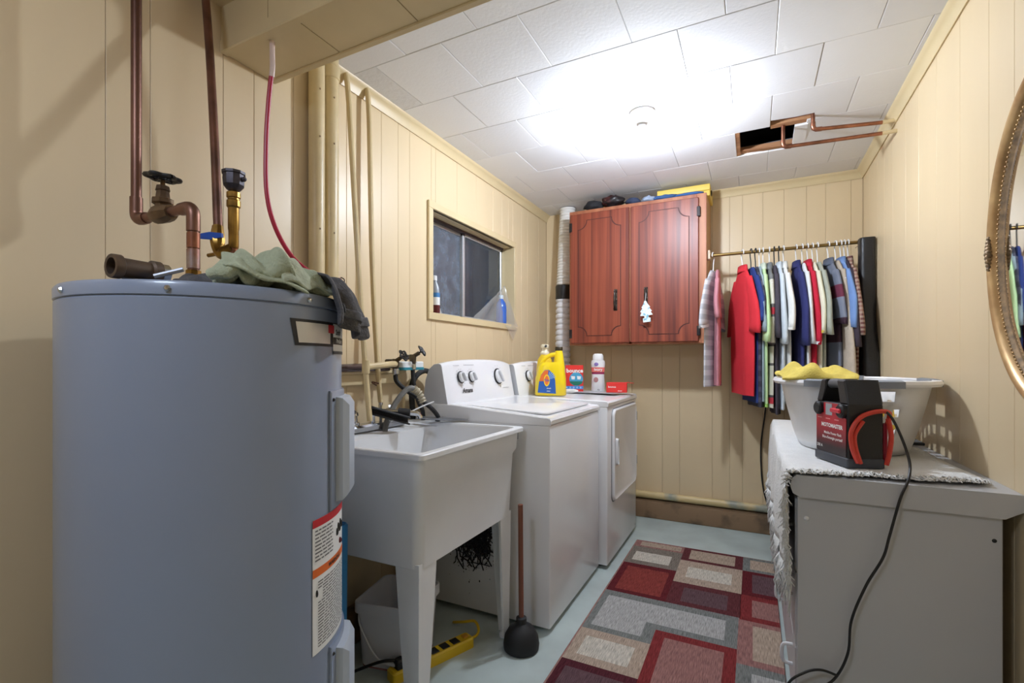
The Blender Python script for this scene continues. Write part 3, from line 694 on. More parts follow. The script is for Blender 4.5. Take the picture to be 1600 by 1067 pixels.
# washer taps on the wall
def tap(loc, hand, label, group):
    t = thing('washer_tap', label, 'tap', loc, group=group)
    MB().tube([(-0.05, 0, 0), (0.0, 0, 0)], 0.011, 10).lathe([(0.013, 0.012), (0.016, 0.0), (0.014, -0.02), (0.013, -0.03)], 10).tube([(-0.004, 0, 0.0), (hand[0] * 0.035, hand[1] * 0.035, hand[2] * 0.035)], 0.009, 8).build('tap_body', mat('dark_brass', (70, 66, 66), 0.45, 0.7, rgb2=(110, 96, 70), scale=40), t)
    h = Vector(hand).normalized(); M = frame(h * 0.052, h.orthogonal(), h.cross(h.orthogonal()))
    b = MB()
    b.tube([(0, 0, -0.02), (0, 0, 0.004)], 0.004, 6, M=M)
    pts_ = [((0.021 + 0.004 * math.cos(5 * a)) * math.cos(a), (0.021 + 0.004 * math.cos(5 * a)) * math.sin(a), 0) for a in [2 * PI * k / 30 for k in range(31)]]
    b.tube(pts_, 0.0042, 6, caps=False, M=M)
    for k in range(5):
        a = 2 * PI * k / 5; b.tube([(0, 0, 0.002), (0.022 * math.cos(a), 0.022 * math.sin(a), 0)], 0.0035, 5, M=M)
    b.build('handle', m_black, t)
    MB().lathe([(0.013, -0.03), (0.0145, -0.032), (0.0145, -0.052), (0.010, -0.056)], 10).build('hose_nut', m_chrome, t)
    return t
tap((-1.358, 1.60, 1.095), (0.85, 0.0, 0.5), 'dark wall tap closest to the tan pipe branch', 'washer taps')
tap((-1.358, 1.715, 1.115), (0.8, 0.3, 0.55), 'dark wall tap above the teal sponge holder', 'washer taps')
hz = lambda p, r, label, m=m_rubber, cat='hose', n=10: tag(MB().tube(p, r, n, smooth=8).build('hose', m), label, cat)
hz([(-1.358, 1.60, 1.043), (-1.355, 1.605, 1.01), (-1.32, 1.63, 0.97), (-1.27, 1.66, 0.93), (-1.235, 1.70, 0.885), (-1.24, 1.745, 0.84), (-1.30, 1.77, 0.8), (-1.37, 1.775, 0.7)], 0.0095, 'black rubber hose dropping from the tap beside the tan pipes')
hz([(-1.358, 1.715, 1.062), (-1.355, 1.718, 1.0), (-1.34, 1.73, 0.92), (-1.325, 1.745, 0.87), (-1.34, 1.76, 0.80), (-1.38, 1.77, 0.7)], 0.0095, 'black rubber hose dropping from the tap above the sponge holder')
hz([(-1.40, 1.80, 0.55), (-1.405, 1.775, 0.85), (-1.41, 1.775, 0.98), (-1.405, 1.81, 1.035), (-1.395, 1.87, 1.05), (-1.392, 1.93, 1.0), (-1.395, 1.97, 0.85)], 0.013, 'thick black drain hose arching up behind the washer console')
hz([(-1.425, 1.74, 0.72), (-1.425, 1.735, 0.92), (-1.425, 1.765, 0.99), (-1.425, 1.82, 1.03)], 0.006, 'tan cable rising against the wall beside the washer', m_pipe_tan, 'cable', 8)
dh = thing('drain_hose', 'grey flexible hose bent over into the laundry sink with a ribbed cuff', 'hose', (-1.33, 1.52, 0.84))
wpart(MB().tube([(-1.315, 1.48, 0.80), (-1.315, 1.50, 0.86), (-1.30, 1.535, 0.93), (-1.285, 1.575, 0.975), (-1.275, 1.60, 0.985), (-1.268, 1.62, 0.975)], 0.0115, 10, smooth=6), 'hose', mat('grey_hose', (130, 130, 126), 0.55, rgb2=(96, 94, 90), scale=20), dh)
pth = [Vector((-1.272, 1.61, 0.982)), Vector((-1.262, 1.635, 0.962)), Vector((-1.252, 1.65, 0.925))]
wpart(MB().tube(pth, lambda t: 0.0145 + 0.0025 * math.sin(t * 40), 12, smooth=14), 'ribbed_cuff', mat('putty_plastic', (176, 166, 142), 0.5), dh)
hz([(-1.30, 1.50, 0.855), (-1.27, 1.56, 0.88), (-1.235, 1.63, 0.91), (-1.21, 1.67, 0.925)], 0.003, 'thin white cord stretched over the back of the sink', m_plast, 'cord', 6)

# ================================================================== LAUNDRY SINK
SX0, SX1, SY0, SY1, SZ = -1.40, -0.828, 1.085, 1.760, 0.832
sk = thing('laundry_sink', 'white plastic laundry tub sink on four tapered legs', 'sink', ((SX0 + SX1) / 2, (SY0 + SY1) / 2, 0))
cx, cy, sw, sd = (SX0 + SX1) / 2, (SY0 + SY1) / 2, SX1 - SX0, SY1 - SY0
def rr(w, d, z, r=0.03, ox=0.0, oy=0.0): return [(x + ox, y + oy, z) for x, y in rrect(w, d, r, 5)]
b = MB()
b.rings([rr(sw - 0.10, sd - 0.10, 0.478, 0.03), rr(sw - 0.078, sd - 0.078, 0.486, 0.03), rr(sw - 0.056, sd - 0.056, 0.73, 0.03), rr(sw - 0.034, sd - 0.034, 0.75, 0.03), rr(sw - 0.028, sd - 0.028, SZ - 0.016, 0.026),
         rr(sw, sd, SZ - 0.016, 0.018), rr(sw, sd, SZ - 0.003, 0.018), rr(sw - 0.006, sd - 0.006, SZ, 0.016),
         rr(sw - 0.05, sd - 0.05, SZ, 0.03), rr(sw - 0.056, sd - 0.056, SZ - 0.006, 0.03), rr(sw - 0.16, sd - 0.06, SZ - 0.02, 0.04, 0.05), rr(sw - 0.20, sd - 0.14, 0.55, 0.06, 0.03), rr(sw - 0.28, sd - 0.22, 0.535, 0.06, 0.03)])
b.build('tub', m_sink, sk)
MB().lathe([(0.035, 0.5355), (0.035, 0.538), (0.022, 0.536)], 16, (0.03, 0, 0)).build('drain', m_chrome, sk)
for ix in (-1, 1):
    for iy in (-1, 1):
        X0, Y0 = ix * (sw / 2 - 0.041), iy * (sd / 2 - 0.041)
        def sect_(s, z, t=0.009):
            i, j = -ix, -iy
            P = [(0, 0), (s, 0), (s, t), (t, t), (t, s), (0, s)]
            tp_ = (0.50 - z) / 0.50 * 0.006
            return [(X0 + i * (x + tp_), Y0 + j * (y + tp_), z) for x, y in P]
        lg = MB().rings([sect_(0.088, 0.50), sect_(0.086, 0.47), sect_(0.066, 0.25), sect_(0.042, 0.015)]).build('leg', m_sink, sk, smooth=20)
        MB().lathe([(0.020, 0.0), (0.020, 0.012), (0.014, 0.02)], 12, (X0 - ix * 0.020, Y0 - iy * 0.020, 0)).build('foot', m_sink, lg)
lg = MB().box((-0.012, sd / 2 - 0.05, SZ - 0.05), (0.012, sd / 2 - 0.012, SZ - 0.025)).build('clip', m_grey, sk); lg.location.x = sw / 2 - 0.035
# drain pipe below
tag(MB().tube([(cx + 0.03, cy, 0.477), (cx + 0.03, cy, 0.36), (cx + 0.01, cy + 0.03, 0.30), (cx - 0.06, cy + 0.05, 0.33), (-1.36, cy + 0.06, 0.36), (-1.43, cy + 0.06, 0.36)], 0.03, 14, smooth=5).build('sink_trap', m_black), 'black plastic drain trap under the laundry sink', 'drain pipe')
# faucet on the back ledge
fa = thing('faucet', 'chrome laundry faucet with lever handles on the back of the sink', 'faucet', (-1.355, 1.46, SZ))
MB().rings([[(x, y, z) for x, y in rrect(0.06 - i, 0.36 - i, 0.025, 4)] for z, i in ((-0.004, 0), (0.012, 0), (0.020, 0.012))]).build('faucet_body', m_chrome, fa)
for yy in (-0.10, 0.10):
    MB().lathe([(0.02, 0.018), (0.021, 0.03), (0.013, 0.036), (0.012, 0.056), (0.017, 0.058), (0.015, 0.070), (0.004, 0.073)], 12, (0.0, yy, 0)).build('valve_stem', m_chrome, fa)
    MB().tube([(0, yy, 0.066), (0.02, yy - 0.018, 0.075), (0.03, yy - 0.035, 0.082)], lambda t: 0.0075 - 0.002 * t, 8, smooth=3).build('handle', m_chrome, fa)
MB().tube([(0.0, 0, 0.018), (0.0, 0, 0.05), (0.012, 0.005, 0.064), (0.05, 0.03, 0.064), (0.12, 0.075, 0.058), (0.15, 0.095, 0.052), (0.158, 0.10, 0.035)], 0.010, 10, smooth=4).build('spout', m_chrome, fa)
MB().tube([(0.085, 0.052, 0.062), (0.125, 0.078, 0.057)], 0.0165, 12).build('hose_sleeve', m_rubber, fa)
MB().lathe([(0.006, 0.02), (0.006, 0.085), (0.009, 0.087), (0.009, 0.097), (0.003, 0.099)], 8, (0.0, 0.045, 0)).build('diverter_rod', m_chrome, fa)
# black foam sleeve lying over the faucet
def fs(u, v):
    a = PI * (0.2 + 1.5 * v)
    p = Vector((-1.305, 1.395, SZ + 0.078)).lerp(Vector((-1.225, 1.525, SZ + 0.028)), u)
    return p + Vector((0.015 * math.cos(a) * 0.9, -0.015 * math.cos(a) * 0.5, 0.015 * math.sin(a)))
o = MB().grid(fs, 8, 14).build('foam_sleeve', m_rubber, None, 180); solid(o, 0.005); tag(o, 'split black foam pipe sleeve lying against the faucet', 'pipe sleeve')
o = MB().prism([(-0.10, -0.016), (0.05, -0.02), (0.13, 0.012), (0.0, 0.022), (-0.09, 0.02)], 0.006, frame((-1.225, 1.725, SZ + 0.012), (0.35, 0.10, -0.01), (-0.2, 1, 0.1))).build('scraper', mat('grey_steel', (150, 152, 156), 0.3, 0.8)); tag(o, 'flat grey scraper resting on the back corner of the sink', 'scraper')

# ------------------------------------------------------------------ under and beside the sink
pb = thing('plastic_pail', 'square translucent white pail with a thin wire handle under the sink', 'pail', (-1.185, 1.415, 0), math.radians(12))
def sq(w, z, r=0.03): return [(x, y, z) for x, y in rrect(w, w, r, 5)]
m_pail = mat('milky_plastic', (228, 228, 234), 0.35, alpha=1.0)
MB().rings([sq(0.20, 0.0), sq(0.205, 0.01), sq(0.225, 0.20), sq(0.243, 0.201), sq(0.243, 0.235), sq(0.236, 0.238), sq(0.226, 0.235), sq(0.216, 0.20), sq(0.196, 0.014)]).build('body', m_pail, pb)
MB().rings([sq(0.2035, 0.002), sq(0.206, 0.02)], cap0=False, cap1=False).build('residue', mat('pink_residue', (170, 112, 112), 0.6), pb)
MB().tube([(-0.116, -0.08, 0.195), (-0.09, -0.118, 0.16), (-0.03, -0.125, 0.07), (0.02, -0.128, 0.045), (0.07, -0.126, 0.05), (0.116, -0.10, 0.12), (0.119, -0.08, 0.19)], 0.0028, 8, smooth=7).build('handle', m_plast, pb)
MB().tube([(0.0, -0.128, 0.049), (0.06, -0.128, 0.047)], 0.008, 8).build('grip', m_plast, pb)
ps = thing('power_strip', 'yellow power strip with black sockets on the floor under the sink', 'power strip', (-1.045, 1.435, 0), math.radians(68))
b = MB(); b.rings([[(x, y, z) for x, y in rrect(0.34 - i, 0.055 - i, 0.010, 3)] for z, i in ((0, 0), (0.032, 0), (0.038, 0.01))]); b.build('housing', mat('yellow_plastic', (226, 190, 36), 0.4), ps)
for k in range(6): MB().box((-0.150 + k * 0.046, -0.018, 0.037), (-0.118 + k * 0.046, 0.018, 0.0405), ch=0.002).build('socket', m_black, ps)
MB().box((0.132, -0.012, 0.037), (0.155, 0.012, 0.043), ch=0.002).build('switch', mat('amber_switch', (200, 140, 30), 0.4), ps)
MB().rings([[(x - 0.134, y, z) for x, y in rrect(0.036 - i, 0.034 - i, 0.006, 3)] for z, i in ((0.040, 0), (0.062, 0.002), (0.068, 0.012))]).build('plug', m_black, ps)
MB().tube([(0.17, 0, 0.02), (0.20, 0.0, 0.022), (0.225, 0.02, 0.03), (0.235, 0.06, 0.04), (0.21, 0.10, 0.03), (0.20, 0.16, 0.008)], 0.0055, 8, smooth=7).build('cord', mat('yellow_plastic', (226, 190, 36), 0.4), ps)
hz([(-1.095, 1.312, 0.06), (-1.14, 1.28, 0.062), (-1.20, 1.25, 0.04), (-1.27, 1.20, 0.012), (-1.33, 1.08, 0.007), (-1.36, 0.95, 0.007)], 0.0052, 'black mains cord running from the power strip towards the heater', m_black, 'cord', 8)
bg = MB().box((-0.03, -0.02, 0), (0.03, 0.02, 0.03), ch=0.004).build('wood_scrap', m_rough, None); bg.location = (-1.165, 1.145, 0); bg.rotation_euler = (0, 0, 0.6); tag(bg, 'small scrap of wood on the floor behind the heater', 'wood scrap')

pg = thing('plunger', 'black rubber plunger with a straight wooden handle beside the washer', 'plunger', (-0.792, 1.655, 0))
MB().lathe([(0.058, 0.0), (0.067, 0.004), (0.069, 0.02), (0.064, 0.05), (0.048, 0.078), (0.028, 0.092), (0.020, 0.098), (0.020, 0.118), (0.014, 0.122)], 28).build('rubber_cup', m_rubber, pg)
MB().tube([(0, 0, 0.09), (-0.002, 0.0, 0.3), (-0.004, 0.0, 0.545), (-0.004, 0, 0.549)], 0.0098, 12).build('handle', wood('red_brown_stick', (138, 84, 62), (120, 70, 52), (98, 56, 42), 0.45, 40, 0.1), pg)

# ================================================================== WASHER AND DRYER
def appliance(name, label, cat, xf, xb, y0, y1, zf, zr, knobs, brand):
    """box-shaped machine; xf front face, xb back, deck height zf at the front and zr at the console"""
    t = thing(name, label, cat, (xb, (y0 + y1) / 2, 0))
    D, hw = xf - xb, (y1 - y0) / 2
    b = MB(); b.box((0, -hw, 0.022), (D - 0.004, hw, zf - 0.032), ch=0.006); b.build('cabinet_body', m_white, t)
    for a in (0.06, D - 0.06):
        for s in (-1, 1): MB().lathe([(0.018, 0), (0.018, 0.012), (0.009, 0.014), (0.009, 0.03)], 10, (a, s * (hw - 0.06), 0)).build('levelling_foot', m_black, t)
    # deck: thin slab rising to the back, rounded at the front
    prof = [(D, zf - 0.028), (D + 0.002, zf - 0.012), (D - 0.004, zf - 0.003), (D - 0.016, zf), (D * 0.55, (zf + zr) / 2 + 0.002), (0.16, zr), (0.0, zr), (0.0, zf - 0.030)]
    b = MB(); b.rings([[(x, y, z - dz) for x, z in prof] for y, dz in ((-hw, 0.004), (-hw + 0.004, 0), (hw - 0.004, 0), (hw, 0.004))]); b.build('top_deck', m_white, t)
    # console
    con = thing_part = None
    st = []
    for k in range(13):
        s = k / 12; q = 2 * s - 1
        h = 0.205 * (1 - 0.10 * abs(q) ** 3); f = 1 - 0.10 * abs(q) ** 6
        base = [(0.145, 0.0), (0.140, 0.02), (0.108, h * 0.93), (0.102, h * 0.98), (0.09, h), (0.062, h * 0.985), (0.03, h * 0.86), (0.010, h * 0.60), (0.0, h * 0.25), (0.0, 0.0)]
        st.append([(x * f, -hw + 0.006 + (2 * hw - 0.012) * s, zr - 0.004 + z) for x, z in base])
    con = MB().rings(st).build('console', m_white, t, smooth=50)
    # side caps of the console in grey
    for k in (0, 12):
        cap = MB(); off = -0.0015 if k == 0 else 0.0015
        cap.rings([[(x, y + off, z) for x, y, z in st[k]], [(x, y + off * 0.2, z) for x, y, z in st[k]]]); cap.build('console_end', mat('end_cap_grey', (196, 197, 200), 0.45), con)
    nrm = Vector((0.187, 0, 0.032)).normalized()                     # outward normal of the sloping face
    upv = Vector((-0.032, 0, 0.171)).normalized()
    def face(y, hgt, off=0.0015): return frame(Vector((0.139, y, zr + 0.018)) + upv * hgt + nrm * off, (0, 1, 0), upv)
    for (y, hgt, r) in knobs:
        M = face(y, hgt)
        kn = MB().lathe([(r, 0), (r, 0.004), (r * 0.9, 0.006)], 28, M=M).build('dial_ring', m_ink, con)
        MB().lathe([(r * 0.86, 0.005), (r * 0.80, 0.016), (r * 0.70, 0.018)], 28, M=M).build('knob', m_plast, kn)
        MB().box((-r * 0.18, -r * 0.78, 0.016), (r * 0.18, r * 0.78, 0.030), M=M @ Matrix.Rotation(0.5, 4, 'Z'), ch=0.003).build('knob_grip', mat('pale_grey', (205, 206, 210), 0.4), kn)
        b = MB()
        for k in range(14):
            a = 2 * PI * k / 14; b.box((-0.004, -0.001, 0), (0.004, 0.001, 0.0004), M=M @ T(1.35 * r * math.cos(a), 1.35 * r * math.sin(a), 0))
        b.build('dial_marks', mat('pale_print', (170, 172, 176), 0.6), con, smooth=0)
    if brand: text_part('Amana', 0.032, m_ink, con, face(-hw + 0.165, 0.026, 0.0035), 0.0008, 0.25)
    for (y, hgt, w) in ((-hw + 0.10, 0.155, 0.05), (-hw + 0.21, 0.157, 0.09), (hw - 0.12, 0.030, 0.06)):
        b = MB(); M = face(y, hgt); x = -w / 2
        while x < w / 2: b.box((x, 0, 0), (x + 0.006, 0.003, 0.0003), M=M); x += 0.0085
        b.build('small_print', mat('pale_print', (170, 172, 176), 0.6), con, smooth=0)
    return t, D, hw
wa, D, hw = appliance('washing_machine', 'white top-loading washing machine beside the laundry sink', 'washer', -0.722, -1.350, 1.782, 2.462, 0.870, 0.905, ((-0.215, 0.100, 0.029), (-0.120, 0.100, 0.028), (0.150, 0.095, 0.043)), True)
M = frame((D * 0.50 + 0.075, 0, 0.8915), (0, 1, 0), (-1, 0, 0.052))
MB().rings([[Vector(M @ Vector((x, y, z))) for x, y in rrect(0.58 - i, 0.40 - i, 0.03, 4)] for z, i in ((-0.006, 0), (0.0004, 0), (0.0016, 0.006))]).build('lid', m_white, wa)
# tangle of lint and dirt on the washer's side
b = MB(); rnd = random.Random(3)
for k in range(340):
    a = rnd.gauss(-PI / 2, 0.9); L_ = rnd.uniform(0.03, 0.14)
    p = Vector((0.275 + rnd.gauss(0, 0.05), 0, 0.385 + rnd.gauss(0, 0.05))); pts_ = [p]
    for j in range(4):
        a += rnd.gauss(0, 0.5); p = p + Vector((math.cos(a), 0, math.sin(a))) * L_ / 4; pts_.append(p)
    b.tube([(q.x, -hw - 0.001 - rnd.uniform(0, 0.006), max(0.13, q.z)) for q in pts_], rnd.uniform(0.0008, 0.0036), 5)
for k in range(70):
    p = (0.275 + rnd.gauss(0, 0.06), -hw - 0.0005, max(0.08, 0.27 - abs(rnd.gauss(0, 0.06)))); r = rnd.uniform(0.001, 0.0035)
    b.ball(p, (r, 0.001, r * rnd.uniform(0.7, 2.0)), 6, 4)
o = b.build('lint_and_grime', mat('black_lint', (30, 29, 31), 0.95), wa, 180); o['kind'] = 'stuff'; o['label'] = 'tangled black lint stuck to the washer side'

dr, D2, hw2 = appliance('clothes_dryer', 'white front-door clothes dryer under the wooden cabinet', 'dryer', -0.680, -1.330, 2.474, 3.160, 0.888, 0.898, ((-0.20, 0.095, 0.034), (0.16, 0.095, 0.034)), False)
# door on the front face
def ff(y, z, off): return (D2 - 0.004 + off, y, z)
dw, dhh = hw2 * 2 - 0.13, 0.50
dc = (0.02, 0.585)
b = MB(); b.rings([[ff(dc[0] + x, dc[1] + y, o_) for x, y in rrect(dw - i, dhh - i, 0.04, 6)] for o_, i in ((-0.002, 0), (0.008, 0), (0.014, 0.006), (0.016, 0.016), (0.012, 0.03))]); door = b.build('door', m_white, dr)
b = MB(); b.rings([[ff(dc[0] + x, dc[1] + y, o_) for x, y in rrect(dw + i, dhh + i, 0.045, 6)] for o_, i in ((-0.002, 0.014), (0.003, 0.012), (0.003, 0.0))], cap0=False, cap1=False); b.build('door_seam', mat('seam_grey', (120, 122, 126), 0.5), dr)
b = MB(); b.rings([[ff(dc[0] - dw / 2 + 0.055 + x, 0.60 + y, o_) for x, y in rrect(0.034 - i, 0.15 - i, 0.014, 4)] for o_, i in ((0.010, 0), (0.026, 0.004), (0.026, 0.014), (0.014, 0.018))]); b.build('door_handle', m_plast, door)
for z in (0.72, 0.44): MB().box(ff(dc[0] + dw / 2 - 0.008, z, 0.004), ff(dc[0] + dw / 2 + 0.012, z + 0.055, 0.016), ch=0.002).build('hinge', m_grey, door)
MB().ball(ff(hw2 - 0.03, 0.045, 0.001), (0.002, 0.006, 0.006), 8, 5).build('screw', m_grey, dr)

# ------------------------------------------------------------------ things on the dryer
ZD = 0.900
db = thing('detergent_bottle', 'big yellow laundry detergent jug with a side handle and dark cap', 'bottle', (-1.055, 2.60, ZD), math.radians(22))
m_jug = mat('yellow_jug', (240, 208, 24), 0.3, coat=0.2)
prof = [(0, 0.172, 0.092, 0), (0.006, 0.182, 0.10, 0), (0.10, 0.176, 0.10, 0), (0.17, 0.150, 0.092, 0.004), (0.192, 0.125, 0.08, 0.012)]
b = MB(); b.rings([[(x + ox, y, z) for x, y in rrect(w, d, min(w, d) * 0.4, 5)] for z, w, d, ox in prof]); jug = b.build('jug', m_jug, db, smooth=60)
MB().rings([[(x + 0.048, y, z) for x, y in rrect(w, d, min(w, d) * 0.45, 5)] for z, w, d in ((0.15, 0.07, 0.085), (0.20, 0.058, 0.066), (0.255, 0.042, 0.044), (0.262, 0.036, 0.038))]).build('spout_neck', m_jug, db, smooth=60)
MB().tube([(0.036, 0, 0.238), (0.0, 0, 0.232), (-0.035, 0, 0.212), (-0.052, 0, 0.186), (-0.055, 0, 0.17)], 0.013, 12, smooth=5).build('handle', m_jug, db)
MB().lathe([(0.021, 0.258), (0.0225, 0.262), (0.0225, 0.277), (0.020, 0.281), (0.004, 0.282)], 20, (0.048, 0, 0)).build('cap', mat('dark_cap', (58, 46, 20), 0.45), db)
def lbl(z): return frame((-0.022, -0.0512, 0), (1, 0, 0), (0, 0, 1))
ML = frame((-0.022, -0.0508, 0), (1, 0, 0), (0, 0, 1))
out = [(-0.052, 0.018), (0.052, 0.012), (0.048, 0.09), (0.034, 0.128), (0.012, 0.148), (-0.012, 0.146), (-0.032, 0.12), (-0.044, 0.08)]
lb = MB().prism(out, 0.0012, ML).build('label', m_bluep, db, smooth=0)
MB().prism([(-0.044, 0.082), (-0.032, 0.118), (-0.012, 0.144), (0.010, 0.146), (0.0, 0.085)], 0.0018, ML).build('label_flash', m_orange, lb, smooth=0)
for k in range(5):
    a = 0.35 + k * 0.22; MB().prism([(0.004, 0.09), (0.004 + 0.05 * math.cos(a) , 0.09 + 0.05 * math.sin(a)), (0.004 + 0.05 * math.cos(a + 0.09), 0.09 + 0.05 * math.sin(a + 0.09))], 0.0018, ML).build('label_ray', mat('pale_blue_print', (150, 190, 230), 0.5), lb, smooth=0)
MB().prism([(0.017 * math.cos(2 * PI * k / 20), 0.088 + 0.034 * math.sin(2 * PI * k / 20)) for k in range(20)], 0.0022, ML).build('label_bullseye', m_yel, lb, smooth=0)
MB().prism([(0.012 * math.cos(2 * PI * k / 20), 0.088 + 0.026 * math.sin(2 * PI * k / 20)) for k in range(20)], 0.0026, ML).build('label_bullseye', m_orange, lb, smooth=0)
text_part('Tide', 0.017, m_bluep, lb, ML @ T(0, 0.083, 0.003), 0.0005)
text_part('simply', 0.010, m_wht, lb, ML @ T(0.012, 0.040, 0.002), 0.0002)
text_part('clean', 0.010, m_wht, lb, ML @ T(0.010, 0.024, 0.002), 0.0002)
db2 = thing('softener_bottle', 'yellow bottle with a cream cap half hidden behind the detergent jug', 'bottle', (-1.130, 2.690, ZD), 0.3)
MB().rings([[(x, y, z) for x, y in rrect(w, d, min(w, d) * 0.42, 5)] for z, w, d in ((0, 0.10, 0.075), (0.15, 0.10, 0.075), (0.205, 0.085, 0.07), (0.235, 0.05, 0.05), (0.24, 0.045, 0.045))]).build('body', mat('amber_bottle', (232, 196, 40), 0.35), db2, smooth=60)
MB().lathe([(0.026, 0.238), (0.027, 0.25), (0.018, 0.262), (0.017, 0.275), (0.024, 0.28), (0.024, 0.296), (0.015, 0.300)], 18).build('cap', mat('cream_cap', (236, 226, 200), 0.4), db2)
MB().tube([(0.006, -0.018, 0.287), (0.010, -0.030, 0.289)], 0.0075, 12).build('spout_hole', m_ink, db2)

def carton(name, label, loc, rz, w, d, h, m): 
    t = thing(name, label, 'box', loc, rz)
    MB().box((-w / 2, -d / 2, 0), (w / 2, d / 2, h), ch=0.0015).build('carton', m, t, smooth=0)
    return t
m_carton = mat('red_carton', (222, 52, 46), 0.45)
bx = carton('dryer_sheet_box', 'upright red box of dryer sheets with a blue round emblem', (-1.045, 2.985, ZD), math.radians(20), 0.115, 0.05, 0.172, m_carton)
MF = frame((0, -0.0252, 0), (1, 0, 0), (0, 0, 1))
text_part('bounce', 0.036, m_wht, bx, MF @ T(0.002, 0.125, 0.0008), 0.0012)
MB().prism([(0.012 + 0.044 * math.cos(2 * PI * k / 28), 0.082 + 0.044 * math.sin(2 * PI * k / 28)) for k in range(28)], 0.0004, MF).build('emblem', mat('sky_print', (70, 160, 200), 0.5), bx, smooth=0)
MB().prism([(-0.030, 0.068), (0.054, 0.068), (0.050, 0.055), (0.03, 0.041), (0.0, 0.041), (-0.026, 0.055)], 0.0008, MF).build('emblem_green', mat('green_print', (24, 110, 90), 0.5), bx, smooth=0)
for x in (-0.008, 0.030): MB().prism([(x - 0.010, 0.08), (x + 0.010, 0.08), (x + 0.013, 0.10), (x - 0.013, 0.102)], 0.0012, MF).build('emblem_sheet', m_wht, bx, smooth=0)
MB().prism([(-0.057, 0.018), (0.057, 0.018), (0.057, 0.037), (-0.057, 0.037)], 0.0004, MF).build('blue_band', mat('sky_print2', (60, 140, 215), 0.5), bx, smooth=0)
for k in range(5): MB().prism([(-0.048 + k * 0.022 + 0.006 * math.cos(2 * PI * j / 10), 0.0275 + 0.006 * math.sin(2 * PI * j / 10)) for j in range(10)], 0.0008, MF).build('band_dot', mat('pale_blue_print', (150, 190, 230), 0.5), bx, smooth=0)
sb = thing('scent_booster_bottle', 'white waisted bottle with a coral band and domed white cap', 'bottle', (-0.905, 3.05, ZD), math.radians(18))
fb = [(0.040, 0), (0.043, 0.004), (0.042, 0.06), (0.040, 0.10), (0.042, 0.15), (0.045, 0.185), (0.042, 0.20), (0.034, 0.205)]
MB().lathe(fb, 32, sy=0.72).build('bottle', m_plast, sb)
MB().lathe([(0.0345, 0.203), (0.035, 0.212), (0.033, 0.236), (0.026, 0.246), (0.004, 0.248)], 28, sy=0.85).build('cap', m_plast, sb)
def wrap(z0, z1, m, nm, a0=-PI * 0.93, a1=-PI * 0.07, d=0.0008):
    b = MB(); n = 16; rad = lambda z: 0.0425 + (0.0025 if z > 0.15 else -0.0022 if 0.08 < z < 0.125 else 0)
    b.grid(lambda u, v: ((rad(z0 + (z1 - z0) * v) + d) * math.cos(a0 + (a1 - a0) * u), (rad(z0 + (z1 - z0) * v) + d) * 0.72 * math.sin(a0 + (a1 - a0) * u), z0 + (z1 - z0) * v), n, 3)
    return b.build(nm, m, sb)
wrap(0.128, 0.158, mat('coral_print', (232, 120, 110), 0.5), 'coral_band'); wrap(0.114, 0.127, mat('plum_print', (150, 40, 86), 0.5), 'plum_band')
MS = frame((0, -0.0345, 0), (1, 0, 0), (0, 0, 1))
text_part('ivory', 0.026, m_wht, sb, MS @ T(0, 0.136, 0.0), 0.0006)
MB().ball((-0.012, -0.0325, 0.178), (0.014, 0.002, 0.012), 12, 7).build('emblem', mat('violet_print', (130, 110, 170), 0.5), sb)
MB().ball((-0.014, -0.0300, 0.078), (0.015, 0.002, 0.017), 12, 7).build('emblem', mat('dusty_rose_print', (180, 130, 130), 0.5), sb)
text_part('73', 0.014, m_ink, sb, MS @ T(0.002, 0.008, 0.0035), 0.0002)
rb = carton('open_red_box', 'small red carton lying open with its end flap up', (-0.762, 2.975, ZD + 0.004), math.radians(12), 0.125, 0.075, 0.062, m_carton)
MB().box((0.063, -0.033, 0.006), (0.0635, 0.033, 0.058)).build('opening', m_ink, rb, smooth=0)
MB().prism([(0, -0.036), (0.046, -0.032), (0.046, 0.032), (0, 0.036)], 0.0012, frame((0.058, 0, 0.062), (1, 0, -0.12), (0, 1, 0))).build('flap', m_carton, rb, smooth=0)
MR = frame((0, -0.0378, 0), (1, 0, 0), (0, 0, 1))
text_part('bounce', 0.016, m_wht, rb, MR @ T(-0.028, 0.030, 0), 0.0003); text_part('sheets', 0.010, m_wht, rb, MR @ T(0.02, 0.008, 0), 0.0002)
tr_ = thing('metal_tray', 'flat grey metal tray under the scent bottle on the dryer', 'tray', (-0.915, 2.955, ZD), math.radians(-3))
MB().rings([[(x, y, z) for x, y in rrect(w, h, 0.012, 4)] for z, w, h in ((-0.0005, 0.34, 0.17), (0.003, 0.37, 0.19), (0.0045, 0.37, 0.19), (0.0025, 0.35, 0.175))]).build('tray', mat('brushed_tray', (190, 192, 196), 0.4, 0.2), tr_)
o = MB().ball((-1.028, 2.865, ZD + 0.010), (0.05, 0.028, 0.014), 16, 8, fn=lambda d: 1 + 0.25 * nz(d.x * 2, d.y * 3, d.z * 2)).build('white_cloth', mat('white_cotton', (232, 232, 230), 0.9)); tag(o, 'small crumpled white cloth in front of the red dryer sheet box', 'cloth')

